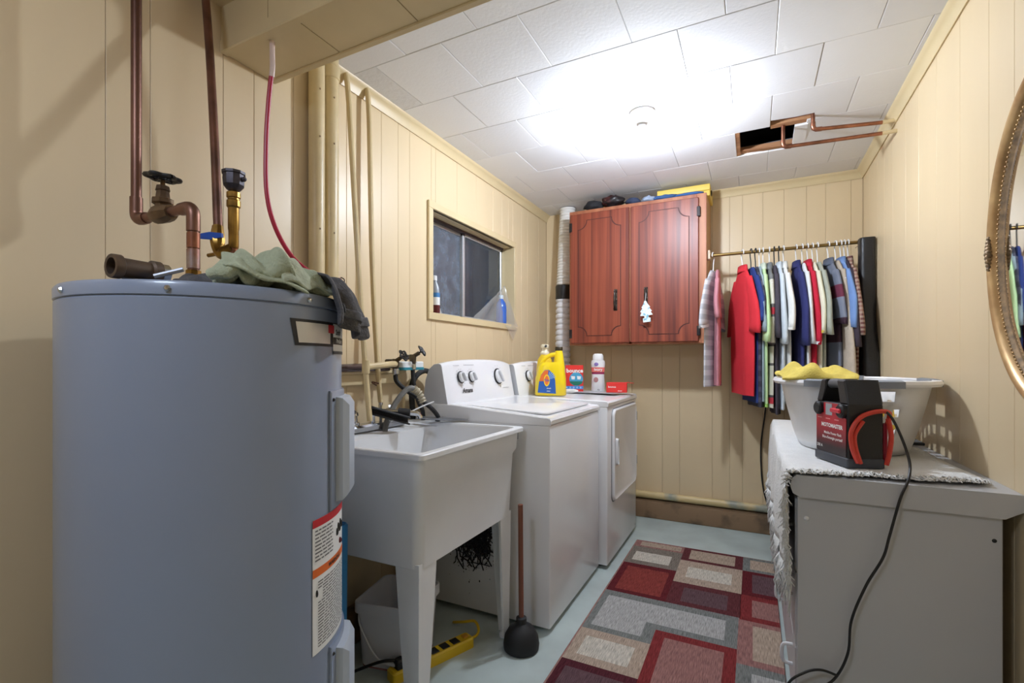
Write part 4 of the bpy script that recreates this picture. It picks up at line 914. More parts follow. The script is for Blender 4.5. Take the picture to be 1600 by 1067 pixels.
# ================================================================== VENT DUCT
vd = thing('vent_duct', 'white ribbed dryer vent duct rising to the ceiling, black tape at its joint', 'duct', (-1.275, 3.36, 0.55))
def rib(z0, z1, x0, x1, r, pitch, depth, m, nm):
    n = max(2, int((z1 - z0) / pitch)); rs = []
    for k in range(n):
        for f, q in ((0.0, r - depth), (0.35, r), (0.75, r)):
            z = z0 + (z1 - z0) * (k + f) / n; s = (z - z0) / (z1 - z0)
            rs.append([(x0 + (x1 - x0) * s + q * math.cos(a), q * math.sin(a), z - 0.55) for a in [2 * PI * j / 24 for j in range(24)]])
    MB().rings(rs).build(nm, m, vd, smooth=25)
rib(0.56, 1.57, 0.0, 0.015, 0.057, 0.040, 0.010, mat('white_duct', (226, 226, 230), 0.4), 'lower_duct')
rib(1.64, ZC, 0.018, 0.048, 0.058, 0.021, 0.007, mat('white_flex_duct', (230, 228, 224), 0.45), 'upper_duct')
MB().lathe([(0.058, 1.555 - 0.55), (0.062, 1.56 - 0.55), (0.061, 1.60 - 0.55), (0.063, 1.65 - 0.55), (0.058, 1.66 - 0.55)], 24, (0.017, 0, 0)).build('tape', mat('black_tape', (28, 28, 30), 0.25, bump=0.8, bscale=40), vd)

# ================================================================== WALL CABINET
CX0, CX1, CY, CZ0, CZ1 = -1.137, -0.255, 3.150, 1.208, 2.128
cab = thing('wall_cabinet', 'reddish wooden two-door wall cabinet above the dryer', 'cabinet', ((CX0 + CX1) / 2, CY, CZ0))
m_cabw = wood('cabinet_red_wood', (150, 76, 50), (128, 58, 38), (92, 38, 27), 0.42, 30, 0.0)
m_edge = wood('cabinet_edge_wood', (180, 120, 84), (164, 100, 68), (140, 80, 54), 0.5, 16, 0.0)
m_side = wood('cabinet_side_wood', (206, 160, 108), (192, 144, 94), (170, 122, 78), 0.5, 14, 0.1)
wpart(MB().box((CX0, CY + 0.02, CZ0), (CX1, YB - 0.012, CZ1)), 'carcass', m_side, cab, 0)
for (x0, x1, z0, z1) in ((CX0, CX0 + 0.022, CZ0, CZ1), (CX1 - 0.056, CX1, CZ0, CZ1), (CX0 + 0.022, CX1 - 0.056, CZ1 - 0.03, CZ1), (CX0 + 0.022, CX1 - 0.056, CZ0, CZ0 + 0.02), (-0.728, -0.706, CZ0 - 0.002, CZ1 - 0.03)):
    wpart(MB().box((x0, CY, z0), (x1, CY + 0.022, z1), ch=0.0015), 'face_frame', m_edge, cab, 0)
for (x0, x1, hs) in ((CX0 + 0.014, -0.722, 1), (-0.712, CX1 - 0.044, -1)):
    z0, z1 = CZ0 + 0.012, CZ1 - 0.026
    dd = wpart(MB().box((x0, CY - 0.018, z0), (x1, CY, z1), ch=0.003), 'door', m_cabw, cab, 0)
    dd.matrix_parent_inverse = T(*cab.location).inverted()
    # routed groove and raised centre panel with scooped corners
    def scoop(m_):
        a, b_, c, d, r = x0 + m_, x1 - m_, z0 + m_ * 0.9, z1 - m_ * 0.9, 0.062
        pts_ = []
        for (px, pz, a0) in ((b_, d, 1.5 * PI), (a, d, 0), (a, c, PI / 2), (b_, c, PI)):
            for k in range(7):
                an = a0 - PI / 2 * k / 6
                pts_.append((px + r * math.cos(an), pz + r * math.sin(an)))
        return pts_
    FM = frame((0, CY - 0.018, 0), (1, 0, 0), (0, 0, 1))
    for mm, h, mt, nm in ((0.052, 0.0012, mat('routed_groove', (74, 30, 22), 0.6), 'routed_groove'), (0.0575, 0.0032, m_cabw, 'raised_panel')):
        o = MB().prism(scoop(mm), h, FM).build(nm, mt, dd, smooth=0); o.matrix_parent_inverse = T(*cab.location).inverted() @ Matrix.Identity(4); o.matrix_parent_inverse = Matrix.Identity(4)
    hx = x1 - 0.088 if hs == 1 else x0 + 0.098
    hb = MB()
    hb.box((hx - 0.012, CY - 0.024, 1.430), (hx + 0.012, CY - 0.018, 1.572), ch=0.002)
    hb.tube([(hx, CY - 0.022, 1.44), (hx, CY - 0.046, 1.455), (hx, CY - 0.050, 1.50), (hx, CY - 0.046, 1.547), (hx, CY - 0.022, 1.562)], 0.0055, 8, smooth=4)
    for k in range(7): hb.ball((hx + (0.009 if k % 2 else -0.009), CY - 0.026, 1.442 + 0.0195 * k), (0.004, 0.004, 0.007), 7, 5)
    hb.build('handle', mat('antique_pewter', (92, 84, 76), 0.4, 0.9, rgb2=(50, 46, 44), scale=60), dd)
    hgx = x0 if hs == 1 else x1
    for z in (1.255, 1.985): MB().box((hgx - 0.010, CY - 0.021, z), (hgx + 0.010, CY + 0.001, z + 0.06), ch=0.002).build('hinge', mat('black_iron', (44, 40, 40), 0.5, 0.6), dd)
# air freshener
af = thing('air_freshener', 'pale tree-shaped air freshener hanging from the cabinet handle', 'air freshener', (-0.612, CY - 0.056, 1.50))
tree = [(-0.024, -0.155), (0.024, -0.155), (0.024, -0.13), (0.014, -0.128), (0.012, -0.115), (0.040, -0.112), (0.028, -0.092), (0.036, -0.088), (0.022, -0.066), (0.028, -0.062), (0.012, -0.038), (0.004, -0.02), (-0.006, -0.02), (-0.014, -0.04), (-0.028, -0.06), (-0.022, -0.066), (-0.038, -0.086), (-0.030, -0.092), (-0.040, -0.112), (-0.014, -0.115), (-0.014, -0.128), (-0.024, -0.13)]
MB().prism(tree, 0.003, frame((0, 0, 0), (1, -0.1, 0.08), (-0.08, 0, 1))).build('card_tree', mat('blue_white_card', (226, 238, 240), 0.5, rgb2=(120, 180, 204), scale=40, thresh=(0.52, 0.6)), af, smooth=0)
MB().tube([(0, 0, -0.02), (0.004, 0.004, 0.02), (0.0, 0.012, 0.052)], 0.0012, 5).build('loop', m_plast, af)
# things on the cabinet
def lump(name, label, cat, c, r, m, seed, amp=0.25, f=2.0, rz=0.0):
    b = MB(); b.ball((0, 0, r[2]), r, 22, 14, fn=lambda d: 1 + amp * nz(d.x * f + seed, d.y * f, d.z * f) - (0.0))
    o = b.build(name, m, None, 180); o.location = c; o.rotation_euler.z = rz
    zmin = min(v[2] for v in b.v); o.location.z -= zmin
    return tag(o, label, cat)
lump('black_bag', 'soft black fabric bag lying on top of the cabinet', 'bag', (-0.985, 3.21, CZ1), (0.070, 0.055, 0.032), mat('black_cloth', (36, 36, 40), 0.85), 3, 0.3)
gl_ = lump('leather_mitt', 'dark maroon and black leather mitt on top of the cabinet', 'mitt', (-0.845, 3.205, CZ1), (0.075, 0.06, 0.040), mat('maroon_leather', (70, 34, 34), 0.35, rgb2=(34, 30, 32), scale=14, thresh=(0.42, 0.5)), 8, 0.35)
lump('navy_cap', 'navy blue cap lying between the leather mitt and the pale cloth', 'cap', (-0.712, 3.21, CZ1), (0.05, 0.05, 0.024), mat('navy_cloth', (34, 42, 66), 0.85, rgb2=(60, 70, 96), scale=20), 12)
lump('pale_blue_cloth', 'bunched pale blue cloth on top of the cabinet', 'cloth', (-0.608, 3.20, CZ1), (0.048, 0.05, 0.020), mat('pale_blue_cotton', (168, 182, 206), 0.9, var=0.3, scale=20), 21, 0.4, 3)
lump('denim_cloth', 'blue denim garment bunched in front of the yellow case', 'clothing', (-0.51, 3.185, CZ1), (0.075, 0.03, 0.016), mat('denim', (62, 96, 148), 0.9, var=0.25, scale=20), 31, 0.3, 3)
lump('blue_strap', 'flat blue folded strap at the corner of the cabinet top', 'strap', (-0.36, 3.175, CZ1), (0.085, 0.016, 0.012), mat('blue_webbing', (48, 92, 150), 0.8), 41, 0.2, 2)
yc = thing('yellow_case', 'flat yellow tool case with a dark latch on top of the cabinet', 'case', (-0.40, 3.33, CZ1))
MB().box((-0.16, -0.115, 0), (0.16, 0.115, 0.036), ch=0.005).build('base', mat('yellow_case', (226, 196, 92), 0.45), yc)
MB().box((-0.16, -0.115, 0.037), (0.16, 0.115, 0.076), ch=0.005).build('lid', mat('yellow_case', (226, 196, 92), 0.45), yc)
MB().box((0.160, -0.05, 0.022), (0.166, -0.02, 0.052), ch=0.002).build('latch', m_ink, yc)

# ================================================================== WINDOW SILL THINGS
cl = thing('cleaner_bottle', 'small clear bottle with a white cap and dark red contents on the window sill', 'bottle', (-1.478, 2.045, WZ0))
MB().lathe([(0.027, 0), (0.030, 0.004), (0.030, 0.06), (0.0295, 0.10), (0.027, 0.135), (0.014, 0.165), (0.012, 0.178)], 22, sy=0.7).build('bottle', mat('frosted_grey', (150, 156, 164), 0.25), cl)
MB().lathe([(0.0306, 0.004), (0.0306, 0.045)], 22, cap0=False, cap1=False, sy=0.71).build('contents', mat('dark_red_liquid', (88, 28, 34), 0.3), cl)
MB().lathe([(0.0307, 0.045), (0.0307, 0.085)], 22, cap0=False, cap1=False, sy=0.71).build('label', m_wht, cl)
MB().lathe([(0.0307, 0.085), (0.0305, 0.108)], 22, cap0=False, cap1=False, sy=0.71).build('label_band', mat('teal_blue_print', (58, 120, 176), 0.5), cl)
MB().lathe([(0.0135, 0.174), (0.0135, 0.196), (0.011, 0.199)], 16).build('cap', m_plast, cl)
wc = MB().prism([(-0.03, 0), (0.03, 0), (0.022, 0.05), (0.0, 0.062), (-0.028, 0.02)], 0.002, frame((XP + 0.012, 2.165, WZ0), (0, 1, 0), (-0.25, 0, 1))).build('paper_scrap', mat('grey_paper', (168, 166, 160), 0.8), smooth=0); tag(wc, 'torn scrap of pale paper leaning on the dusty pane', 'paper')
bl = thing('blue_bottle', 'blue liquid bottle behind the plastic sheet on the window sill', 'bottle', (-1.488, 2.800, WZ0))
MB().lathe([(0.033, 0), (0.036, 0.004), (0.036, 0.11), (0.030, 0.14), (0.016, 0.16), (0.014, 0.17)], 22).build('bottle', mat('blue_liquid', (58, 104, 190), 0.2), bl)
MB().lathe([(0.016, 0.166), (0.016, 0.19), (0.013, 0.192)], 16).build('cap', mat('pale_cap', (206, 216, 224), 0.4), bl)
def film_mat():
    m, nt, p = new_mat('clear_film'); N, L = nt.nodes, nt.links
    tr = N.new('ShaderNodeBsdfTransparent'); gl = N.new('ShaderNodeBsdfGlossy'); gl.inputs['Roughness'].default_value = 0.25
    df = N.new('ShaderNodeBsdfDiffuse'); df.inputs['Color'].default_value = srgb(214, 212, 206)
    a = N.new('ShaderNodeMixShader'); a.inputs[0].default_value = 0.75; L.new(gl.outputs[0], a.inputs[1]); L.new(df.outputs[0], a.inputs[2])
    b = N.new('ShaderNodeMixShader'); b.inputs[0].default_value = 0.34
    L.new(tr.outputs[0], b.inputs[1]); L.new(a.outputs[0], b.inputs[2]); L.new(b.outputs[0], N['Material Output'].inputs['Surface'])
    return m
def pf(u, v):
    # triangle of film: top pinned at the right pane edge, foot spread along the sill and hanging over the casing
    top = Vector((XP + 0.05, 2.862, 1.605)); l = Vector((XP + 0.045, 2.46, WZ0 + 0.012)); r = Vector((XL + 0.024, 2.905, WZ0 - 0.02))
    foot = l.lerp(r, u); p = top.lerp(foot, v)
    p += Vector((0.012 * math.sin(u * 15) * v + 0.008 * nz(u * 5, v * 5), 0, 0.004 * nz(u * 7, v * 7, 2)))
    return p
fm = film_mat()
o = MB().grid(pf, 26, 16).build('plastic_sheet', fm, None, 180); tag(o, 'clear plastic film peeling off the lower corner of the window', 'plastic sheet')
def pf2(u, v):
    a = Vector((XL + 0.020, 2.74, WZ0 - 0.010)).lerp(Vector((XL + 0.022, 2.925, WZ0 - 0.02)), u)
    tip = Vector((XL + 0.012, 2.865, 1.235))
    return a.lerp(tip, v) + Vector((0.004 * math.sin(u * 11) * (1 - v), 0, 0))
MB().grid(pf2, 12, 10).build('hanging_tip', fm, o, 180)

# ================================================================== CEILING COPPER PIPES BY THE HOLE
for (x, y, yw, zz, zw, lab) in ((0.246, 2.600, 2.715, ZC - 0.066, 2.186, 'copper pipe end turning out of the ceiling hole, farther from the cabinet'), (0.128, 2.655, 2.713, ZC - 0.100, 2.136, 'copper pipe end leaving the ceiling hole lower, beside the torn tile')):
    t = thing('ceiling_copper_pipe', lab, 'pipe', (x, y, zz))
    wpart(MB().tube([(x, y, ZC + 0.10), (x, y, zz + 0.018), (x + 0.003, y + 0.0005, zz + 0.006), (x + 0.012, y + 0.001, zz), (x + 0.03, y + 0.004, zz), (XR - 0.055, yw, zw)], 0.0085, 12), 'pipe', m_copper_new, t)
    wpart(MB().tube([(x, y, zz + 0.035), (x, y, zz + 0.018), (x + 0.003, y + 0.0005, zz + 0.006), (x + 0.012, y + 0.001, zz), (x + 0.034, y + 0.005, zz)], 0.0102, 12), 'elbow', m_copper_new, t)
    wpart(MB().tube([(XR - 0.056, yw, zw), (XR + 0.006, yw + 0.004, zw + 0.002)], 0.0088, 10), 'painted_end', m_trim, t)
cb_ = MB().tube([(0.06, 2.648, ZC + 0.03), (0.24, 2.61, ZC + 0.03)], 0.014, 14).build('cross_pipe', m_copper_new); tag(cb_, 'short length of copper pipe lying inside the ceiling hole', 'pipe')

# pipe along the foot of the back wall
fp = MB().tube([(-1.30, YB - 0.026, 0.162), (-0.5, YB - 0.026, 0.162), (XR - 0.02, YB - 0.026, 0.162)], 0.024, 16).build('floor_level_pipe', mat('chipped_tan_pipe', (212, 188, 136), 0.4, rgb2=(150, 150, 134), scale=3.5, thresh=(0.58, 0.66))); tag(fp, 'tan painted pipe with chipped grey patches along the foot of the back wall', 'pipe')
hz([(0.085, YB - 0.012, 0.95), (0.065, YB - 0.012, 0.75), (0.045, YB - 0.012, 0.58), (0.045, YB - 0.012, 0.42), (0.06, YB - 0.03, 0.27), (0.10, YB - 0.06, 0.14)], 0.0045, 'thin black cable hanging down the back wall below the clothes', m_black, 'cable', 8)

# ================================================================== CLOTHES ROD AND CLOTHES
RY, RZ = 3.215, 1.752
rod = thing('clothes_rod', 'brass-coloured clothes rod between the cabinet and the right wall', 'clothes rod', (0.16, RY, RZ))
wpart(MB().tube([(CX1, RY, RZ), (0.55, RY, RZ)], 0.0095, 12), 'rod', mat('dull_brass_rod', (140, 114, 66), 0.35, 0.8), rod)
wpart(MB().box((CX1, RY - 0.03, RZ - 0.025), (CX1 + 0.018, RY + 0.03, RZ + 0.03), ch=0.003), 'socket_block', mat('pale_wood_block', (220, 200, 176), 0.6), rod)
wpart(MB().box((0.535, RY - 0.014, RZ - 0.014), (XR, RY + 0.014, RZ + 0.012), ch=0.003), 'end_bracket', mat('bracket_wood', (150, 124, 80), 0.6), rod)
def hanger(x, yaw, m, label, group, kind='hanger'):
    b = MB(); a = [PI * 1.0 - PI * 1.25 * k / 10 for k in range(11)]
    R_ = 0.019
    hook = [(0, R_ * math.cos(t) * -1, 0.0 + R_ * math.sin(t)) for t in [PI * (1.1 - 1.1 * k / 10) for k in range(11)]]
    b.tube([(0, 0.0, -0.105), (0, 0.004, -0.06), (0, -0.018 * -1, -0.02)] + [(0, q[1], q[2]) for q in [(0, R_ * math.cos(t), R_ * math.sin(t)) for t in [PI * 1.15 * k / 10 for k in range(11)]]], 0.0032, 7, smooth=2)
    for s in (-1, 1): b.tube([(0, 0, -0.102), (0, s * 0.06, -0.135), (0, s * 0.150, -0.215)], 0.0042, 7, smooth=3)
    b.tube([(0, -0.148, -0.216), (0, 0.148, -0.216)], 0.0035, 6)
    o = b.build(kind, m); o.location = (x, RY, RZ); o.rotation_euler.z = yaw
    return tag(o, label, 'hanger', group)
def garment(x, yaw, label, m_body, hem, sleeve=1.28, half=0.165, thick=0.016, m_sleeve=None, collar=None, cat='shirt', name='shirt', sleeve_out=0.235, seed=0, cuff=None, badge=None):
    """shirt on a hanger, shoulders along local Y, origin at the rod"""
    t = thing(name, label, cat, (x, RY, RZ), yaw, 'clothes hanging on the rod')
    m_sleeve = m_sleeve or m_body; z0 = -0.098
    H = RZ - hem; n = 28; rs = []
    lv = [(0, 0.048, 0.010), (0.012, 0.060, 0.013), (0.035, 0.085, 0.014), (0.07, 0.118, 0.014), (0.11, 0.145, 0.015), (0.165, half, 0.017), (0.25, half * 0.97, 0.9 * thick), (0.40, half * 0.98, thick)]
    zz = [l for l in lv if l[0] < H + z0 - 0.05]
    k = 0.40
    while k < H + z0 - 0.05: k += 0.08; zz.append((min(k, H + z0), half * 1.0, thick * 1.05))
    if zz[-1][0] < H + z0 - 1e-4: zz.append((H + z0, half, thick * 1.05))
    for d, w, th in zz:
        ring = []; g = min(1, max(0, (d - 0.06) / 0.25))
        for j in range(n):
            a = 2 * PI * j / n; cy_, sx2 = math.cos(a), math.sin(a)
            y = w * (abs(cy_) ** 0.8) * (1 if cy_ >= 0 else -1)
            fold = g * (0.45 * math.sin(y * 55 + seed) + 0.35 * math.sin(y * 28 + seed * 2 + d * 3))
            ring.append((th * sx2 + thick * 0.55 * fold, y * (1 + 0.02 * math.sin(d * 9 + seed)), z0 - d + 0.006 * g * nz(y * 9, d, seed)))
        rs.append(ring)
    body = MB().rings(rs, cap0=True, cap1=False).build('body', m_body, t, 180)
    L_ = RZ - sleeve + z0
    for s in (-1, 1):
        rr_ = []
        for k in range(9):
            q = k / 8; d = 0.062 + (L_ - 0.062) * q
            yc_ = s * (0.095 + (sleeve_out - 0.060 - 0.095) * (1 - (1 - q) ** 1.9)); hw_ = 0.036 + 0.036 * min(1, q * 2.0) - 0.004 * q
            ring = []
            for j in range(16):
                a = 2 * PI * j / 16
                ring.append(((0.013 + 0.006 * q) * math.sin(a) + 0.005 * q * math.sin(6 * q + seed), yc_ + hw_ * math.cos(a), z0 - d - 0.03 * s * 0 + 0.028 * q * math.cos(a) * -s * 0.4))
            rr_.append(ring)
        sl = MB().rings(rr_, cap0=True, cap1=False).build('sleeve', m_sleeve, t, 180); solid(sl, 0.0016)
        if cuff:
            cr_ = [[(x_ * 1.12, y_ + 0.0, z_) for x_, y_, z_ in rr_[-1]], [(x_ * 1.12, y_, z_ + 0.016) for x_, y_, z_ in rr_[-1]]]
            MB().rings(cr_, cap0=False, cap1=False).build('cuff', cuff, t, 180)
    if collar:
        c0 = [(0.016 * math.sin(a), 0.056 * math.cos(a), z0 + 0.012) for a in [2 * PI * j / 18 for j in range(18)]]
        c1 = [(x_ * 1.35, y_ * 1.22, z_ - 0.034) for x_, y_, z_ in c0]
        cm = [(x_ * 1.1, y_ * 1.05, z_ + 0.006) for x_, y_, z_ in c0]
        MB().rings([c1, cm, c0, [(x_ * 0.8, y_ * 0.85, z_ - 0.02) for x_, y_, z_ in c0]], cap0=False, cap1=False).build('collar', collar, t, 180)
    if badge:
        MB().prism([(-0.012, -0.012), (0.012, -0.012), (0.012, 0.012), (-0.012, 0.012)], 0.001, frame(badge[0], (0, -1, 0), (0, 0, 1))).build('emblem', badge[1], t, smooth=0)
    return t
def cloth(n, rgb, v=0.1): return mat('cotton_' + n, rgb, 0.92, var=v, scale=14, bump=0.35, bscale=200)
W_ = mat('hanger_white', (238, 238, 238), 0.4); K_ = mat('hanger_dark', (30, 40, 48), 0.45)
R = math.radians
grey_st = bands('grey_stripe', -0.95, -0.05, [(k / 30, (206, 206, 210) if k % 2 else (178, 180, 186)) for k in range(30)])
beige_st = bands('beige_stripe', -0.95, -0.05, [(0.0, (196, 192, 176)), (0.06, (176, 44, 58)), (0.10, (70, 66, 66)), (0.115, (196, 192, 176)), (0.30, (90, 86, 84)), (0.315, (196, 192, 176)), (0.42, (80, 76, 74)), (0.44, (196, 192, 176)), (0.60, (90, 86, 84)), (0.615, (180, 46, 60)), (0.66, (90, 86, 84)), (0.68, (206, 202, 188)), (0.84, (110, 112, 112))])
navy_st = bands('navy_stripe', -0.95, -0.05, [(k / 30, (48, 48, 62) if k % 2 else (72, 72, 88)) for k in range(30)])
block = bands('grey_maroon_block', -0.95, -0.05, [(0.0, (88, 36, 58)), (0.30, (112, 118, 134)), (0.44, (64, 40, 56)), (0.58, (124, 130, 146)), (0.70, (104, 40, 62)), (0.78, (112, 118, 134))])
GW, GK = 'white hangers on the rod', 'dark hangers on the rod'
rack = [
 # x, yaw, hanger, label, material, hem, sleeve, kw
 (-0.222, -13, W_, 'pale grey striped t-shirt hanging against the cabinet', grey_st, 0.945, 1.30, dict(half=0.15, sleeve_out=0.225, cuff=cloth('cuffwhite', (222, 222, 224)))),
 (-0.196, 2, None, 'dusty pink t-shirt hanging behind the pale grey striped one', cloth('pink', (196, 132, 142)), 0.955, 1.36, dict(half=0.15, sleeve_out=0.2)),
 (-0.058, 21, W_, 'bright red polo shirt with a small sleeve emblem', cloth('red', (214, 44, 56), 0.06), 0.90, 1.265, dict(half=0.17, thick=0.02, collar=cloth('red', (214, 44, 56)), sleeve_out=0.24, badge=((0.0195, -0.197, -0.31), mat('emblem_pale', (236, 196, 190), 0.7)))),
 (-0.012, 16, K_, 'dark blue shirt squeezed behind the bright red polo', cloth('royal', (34, 56, 120)), 0.86, 1.33, dict()),
 (0.012, 12, K_, 'charcoal and navy narrow-striped long shirt behind the red polo', navy_st, 0.835, 1.30, dict(thick=0.02)),
 (0.032, 6, W_, 'grey-blue shirt between the striped navy shirt and lime polo', cloth('greyblue', (150, 168, 176)), 0.87, 1.27, dict()),
 (0.052, 5, W_, 'pale lime green polo shirt with a darker green hem', bands('lime', -0.95, -0.05, [(0.0, (150, 200, 96)), (0.06, (196, 226, 170))]), 0.84, 1.215, dict(collar=cloth('limecollar', (214, 226, 206)))),
 (0.085, 4, W_, 'beige long shirt with red and dark cross stripes', beige_st, 0.835, 1.20, dict(collar=cloth('greycollar', (120, 124, 126)), sleeve_out=0.20)),
 (0.110, 4, K_, 'charcoal t-shirt hanging beside the red-striped beige shirt', cloth('charcoal', (70, 64, 74)), 0.80, 1.235, dict(sleeve_out=0.215)),
 (0.134, 5, K_, 'very pale blue polo shirt next to the charcoal t-shirt', cloth('paleblue', (206, 216, 224)), 0.83, 1.20, dict(collar=cloth('paleblue', (206, 216, 224)))),
 (0.158, 8, W_, 'white polo shirt with a broad sleeve beside the navy polo', cloth('white', (228, 228, 224), 0.05), 0.86, 1.275, dict(collar=cloth('white', (228, 228, 224)), sleeve_out=0.25, cuff=cloth('white', (228, 228, 224)))),
 (0.222, 9, W_, 'plain navy blue polo shirt with long wide sleeves', cloth('navy', (44, 48, 104), 0.12), 0.86, 1.19, dict(collar=cloth('navy', (44, 48, 104)), sleeve_out=0.25, thick=0.022)),
 (0.252, 7, W_, 'white t-shirt between the navy polo and crimson shirt', cloth('white2', (224, 226, 228), 0.06), 0.86, 1.20, dict()),
 (0.278, 8, W_, 'crimson polo shirt with a white cuff', cloth('crimson', (196, 26, 56), 0.08), 0.86, 1.195, dict(collar=cloth('crimson', (196, 26, 56)), cuff=cloth('cuffwhite', (222, 222, 224)))),
 (0.302, 8, W_, 'cream t-shirt with a yellow lining at the sleeve', cloth('cream', (226, 224, 200), 0.06), 0.88, 1.255, dict(cuff=cloth('yellowlining', (206, 184, 84)))),
 (0.326, 9, W_, 'sage grey t-shirt beside the cream one', cloth('sage', (166, 170, 156)), 0.88, 1.245, dict(sleeve_out=0.245)),
 (0.378, 12, W_, 'polo shirt in grey and maroon colour blocks', block, 0.86, 1.30, dict(collar=cloth('slate', (96, 104, 122)), thick=0.024, sleeve_out=0.22)),
 (0.412, 10, W_, 'beige knitted sweater with full-length sleeves', mat('beige_knit', (196, 182, 164), 0.95, var=0.12, scale=30, bump=0.8, bscale=160), 0.87, 0.90, dict(name='sweater', cat='sweater', sleeve_out=0.262, thick=0.024)),
 (0.436, 8, W_, 'sky blue shirt beside the beige sweater', cloth('sky', (120, 152, 206)), 0.86, 1.28, dict(collar=cloth('sky', (120, 152, 206)), sleeve_out=0.245)),
 (0.453, 6, W_, 'dark plum shirt between the sky blue and plaid shirts', cloth('plum', (62, 52, 64)), 0.86, 1.18, dict(sleeve_out=0.25)),
 (0.470, 5, W_, 'rust and grey plaid shirt at the end of the rod', plaid('plaid', (150, 112, 100), (112, 70, 66), (178, 158, 142)), 0.86, 1.24, dict(collar=plaid('plaid', (150, 112, 100), (112, 70, 66), (178, 158, 142)), sleeve_out=0.25)),
]
holds = ['pale grey striped t-shirt', '', 'bright red polo', 'dark blue shirt', 'navy narrow-striped shirt', 'grey-blue shirt', 'lime green polo', 'red-striped beige shirt', 'charcoal t-shirt', 'pale blue polo', 'broad-sleeved white polo', 'navy polo', 'white t-shirt', 'crimson polo', 'cream t-shirt', 'sage grey t-shirt', 'grey and maroon block polo', 'beige sweater', 'sky blue shirt', 'dark plum shirt', 'plaid shirt']
for i, (x, yw, hm, lab, m, hem, sl, kw) in enumerate(rack):
    garment(x, R(yw), lab, m, hem, sl, seed=i * 1.7, **kw)
    if hm: hanger(x, R(yw), hm, ('white' if hm is W_ else 'dark') + ' plastic hanger on the rod holding the ' + holds[i], GW if hm is W_ else GK)

# instrument case in the corner, on a crate
ic = thing('guitar_case', 'black hard guitar case standing upright in the corner by the rod', 'guitar case', (0.538, 3.125, 0.455), R(0))
case = [(0.0, 0.155), (0.06, 0.175), (0.25, 0.175), (0.42, 0.13), (0.55, 0.135), (0.68, 0.125), (0.80, 0.07), (0.92, 0.048), (1.20, 0.045), (1.285, 0.05), (1.295, 0.045)]
def cs(z, w, d): return [(x + 0.0, y, z) for x, y in rrect(0.085 * d, 2 * w, 0.02, 4)]
Mc = Matrix.Rotation(R(4), 4, 'Z')
MB().rings([[Mc @ Vector(q) for q in cs(z, w * 0.80, 0.82)] for z, w in case]).build('shell', mat('case_vinyl', (28, 28, 31), 0.42, bump=0.3, bscale=120), ic, 40)
for k in range(8):
    MB().ball(Mc @ Vector((-0.043, -0.028 + 0.008 * k, 1.255)), 0.0022, 6, 4).build('rivet', m_chrome, ic)
cr = thing('wooden_crate', 'plain wooden crate under the guitar case behind the dresser', 'crate', (0.475, 3.10, 0))
for k in range(4): MB().box((-0.10, -0.10, 0.006 + k * 0.1), (0.10, -0.09, 0.09 + k * 0.1)).box((-0.10, 0.09, 0.006 + k * 0.1), (0.10, 0.10, 0.09 + k * 0.1)).build('slat', m_rough, cr, smooth=0)
for sx in (-1, 1):
    for sy in (-1, 1): MB().box((sx * 0.10 - sx * 0.02, sy * 0.09 - sy * 0.02, 0), (sx * 0.10, sy * 0.09, 0.443)).build('post', m_rough, cr, smooth=0)
MB().box((-0.10, -0.10, 0.443), (0.10, 0.10, 0.453)).build('top_board', m_rough, cr, smooth=0)

# ================================================================== DRESSER
DX0, DX1, DY0, DY1, DZ = 0.112, 0.545, 1.585, 2.965, 0.775
m_dress = mat('white_melamine', (186, 186, 188), 0.35, var=0.03, scale=3)
ds = thing('dresser', 'long white dresser with drawers along the right wall', 'dresser', (DX0, DY0, 0))
wpart(MB().box((DX0, DY0, 0.0), (DX1, DY0 + 0.018, DZ - 0.062), ch=0.002), 'side_panel', m_dress, ds, 0)
wpart(MB().box((DX0, DY1 - 0.018, 0.0), (DX1, DY1, DZ - 0.062), ch=0.002), 'side_panel', m_dress, ds, 0)
wpart(MB().box((DX0 + 0.02, DY0 + 0.018, 0.05), (DX1 - 0.01, DY1 - 0.018, DZ - 0.062)), 'carcass', m_dress, ds, 0)
top = MB(); prof = [(DX0 - 0.014 + 0.02, DZ - 0.062), (DX0 - 0.012, DZ - 0.052), (DX0 - 0.018, DZ - 0.032), (DX0 - 0.014, DZ - 0.012), (DX0 - 0.002, DZ), (XR - 0.001, DZ), (XR - 0.001, DZ - 0.040), (DX1, DZ - 0.062)]
top.rings([[(x, y, z) for x, z in prof] for y in (DY0 - 0.012, DY1 + 0.01)]); wpart(top, 'worktop', m_dress, ds, 30)
n_col, n_row = 3, 3
for c in range(n_col):
    for r_ in range(n_row):
        y0 = DY0 + 0.02 + (DY1 - DY0 - 0.04) / n_col * c; y1 = y0 + (DY1 - DY0 - 0.04) / n_col
        z0 = 0.06 + 0.215 * r_; z1 = z0 + 0.21
        d = wpart(MB().box((DX0 - 0.004, y0 + 0.002, z0), (DX0 + 0.016, y1 - 0.002, z1), ch=0.003), 'drawer', m_dress, ds, 0)
        yc_, zc_ = (y0 + y1) / 2 - 0.12, (z0 + z1) / 2 + 0.03
        MB().tube([(DX0 - 0.002, yc_, zc_ + 0.03), (DX0 - 0.028, yc_, zc_ + 0.026), (DX0 - 0.033, yc_, zc_), (DX0 - 0.028, yc_, zc_ - 0.026), (DX0 - 0.002, yc_, zc_ - 0.03)], 0.0055, 8, smooth=4).build('handle', m_plast, d)
wpart(MB().ball((DX0 + 0.022, DY0 + 0.0, 0.652), (0.007, 0.004, 0.007), 10, 6), 'plug_cap', m_plast, ds)
wpart(MB().ball((DX1 - 0.016, DY0, 0.655), (0.005, 0.002, 0.005), 10, 6), 'screw_hole', m_ink, ds)

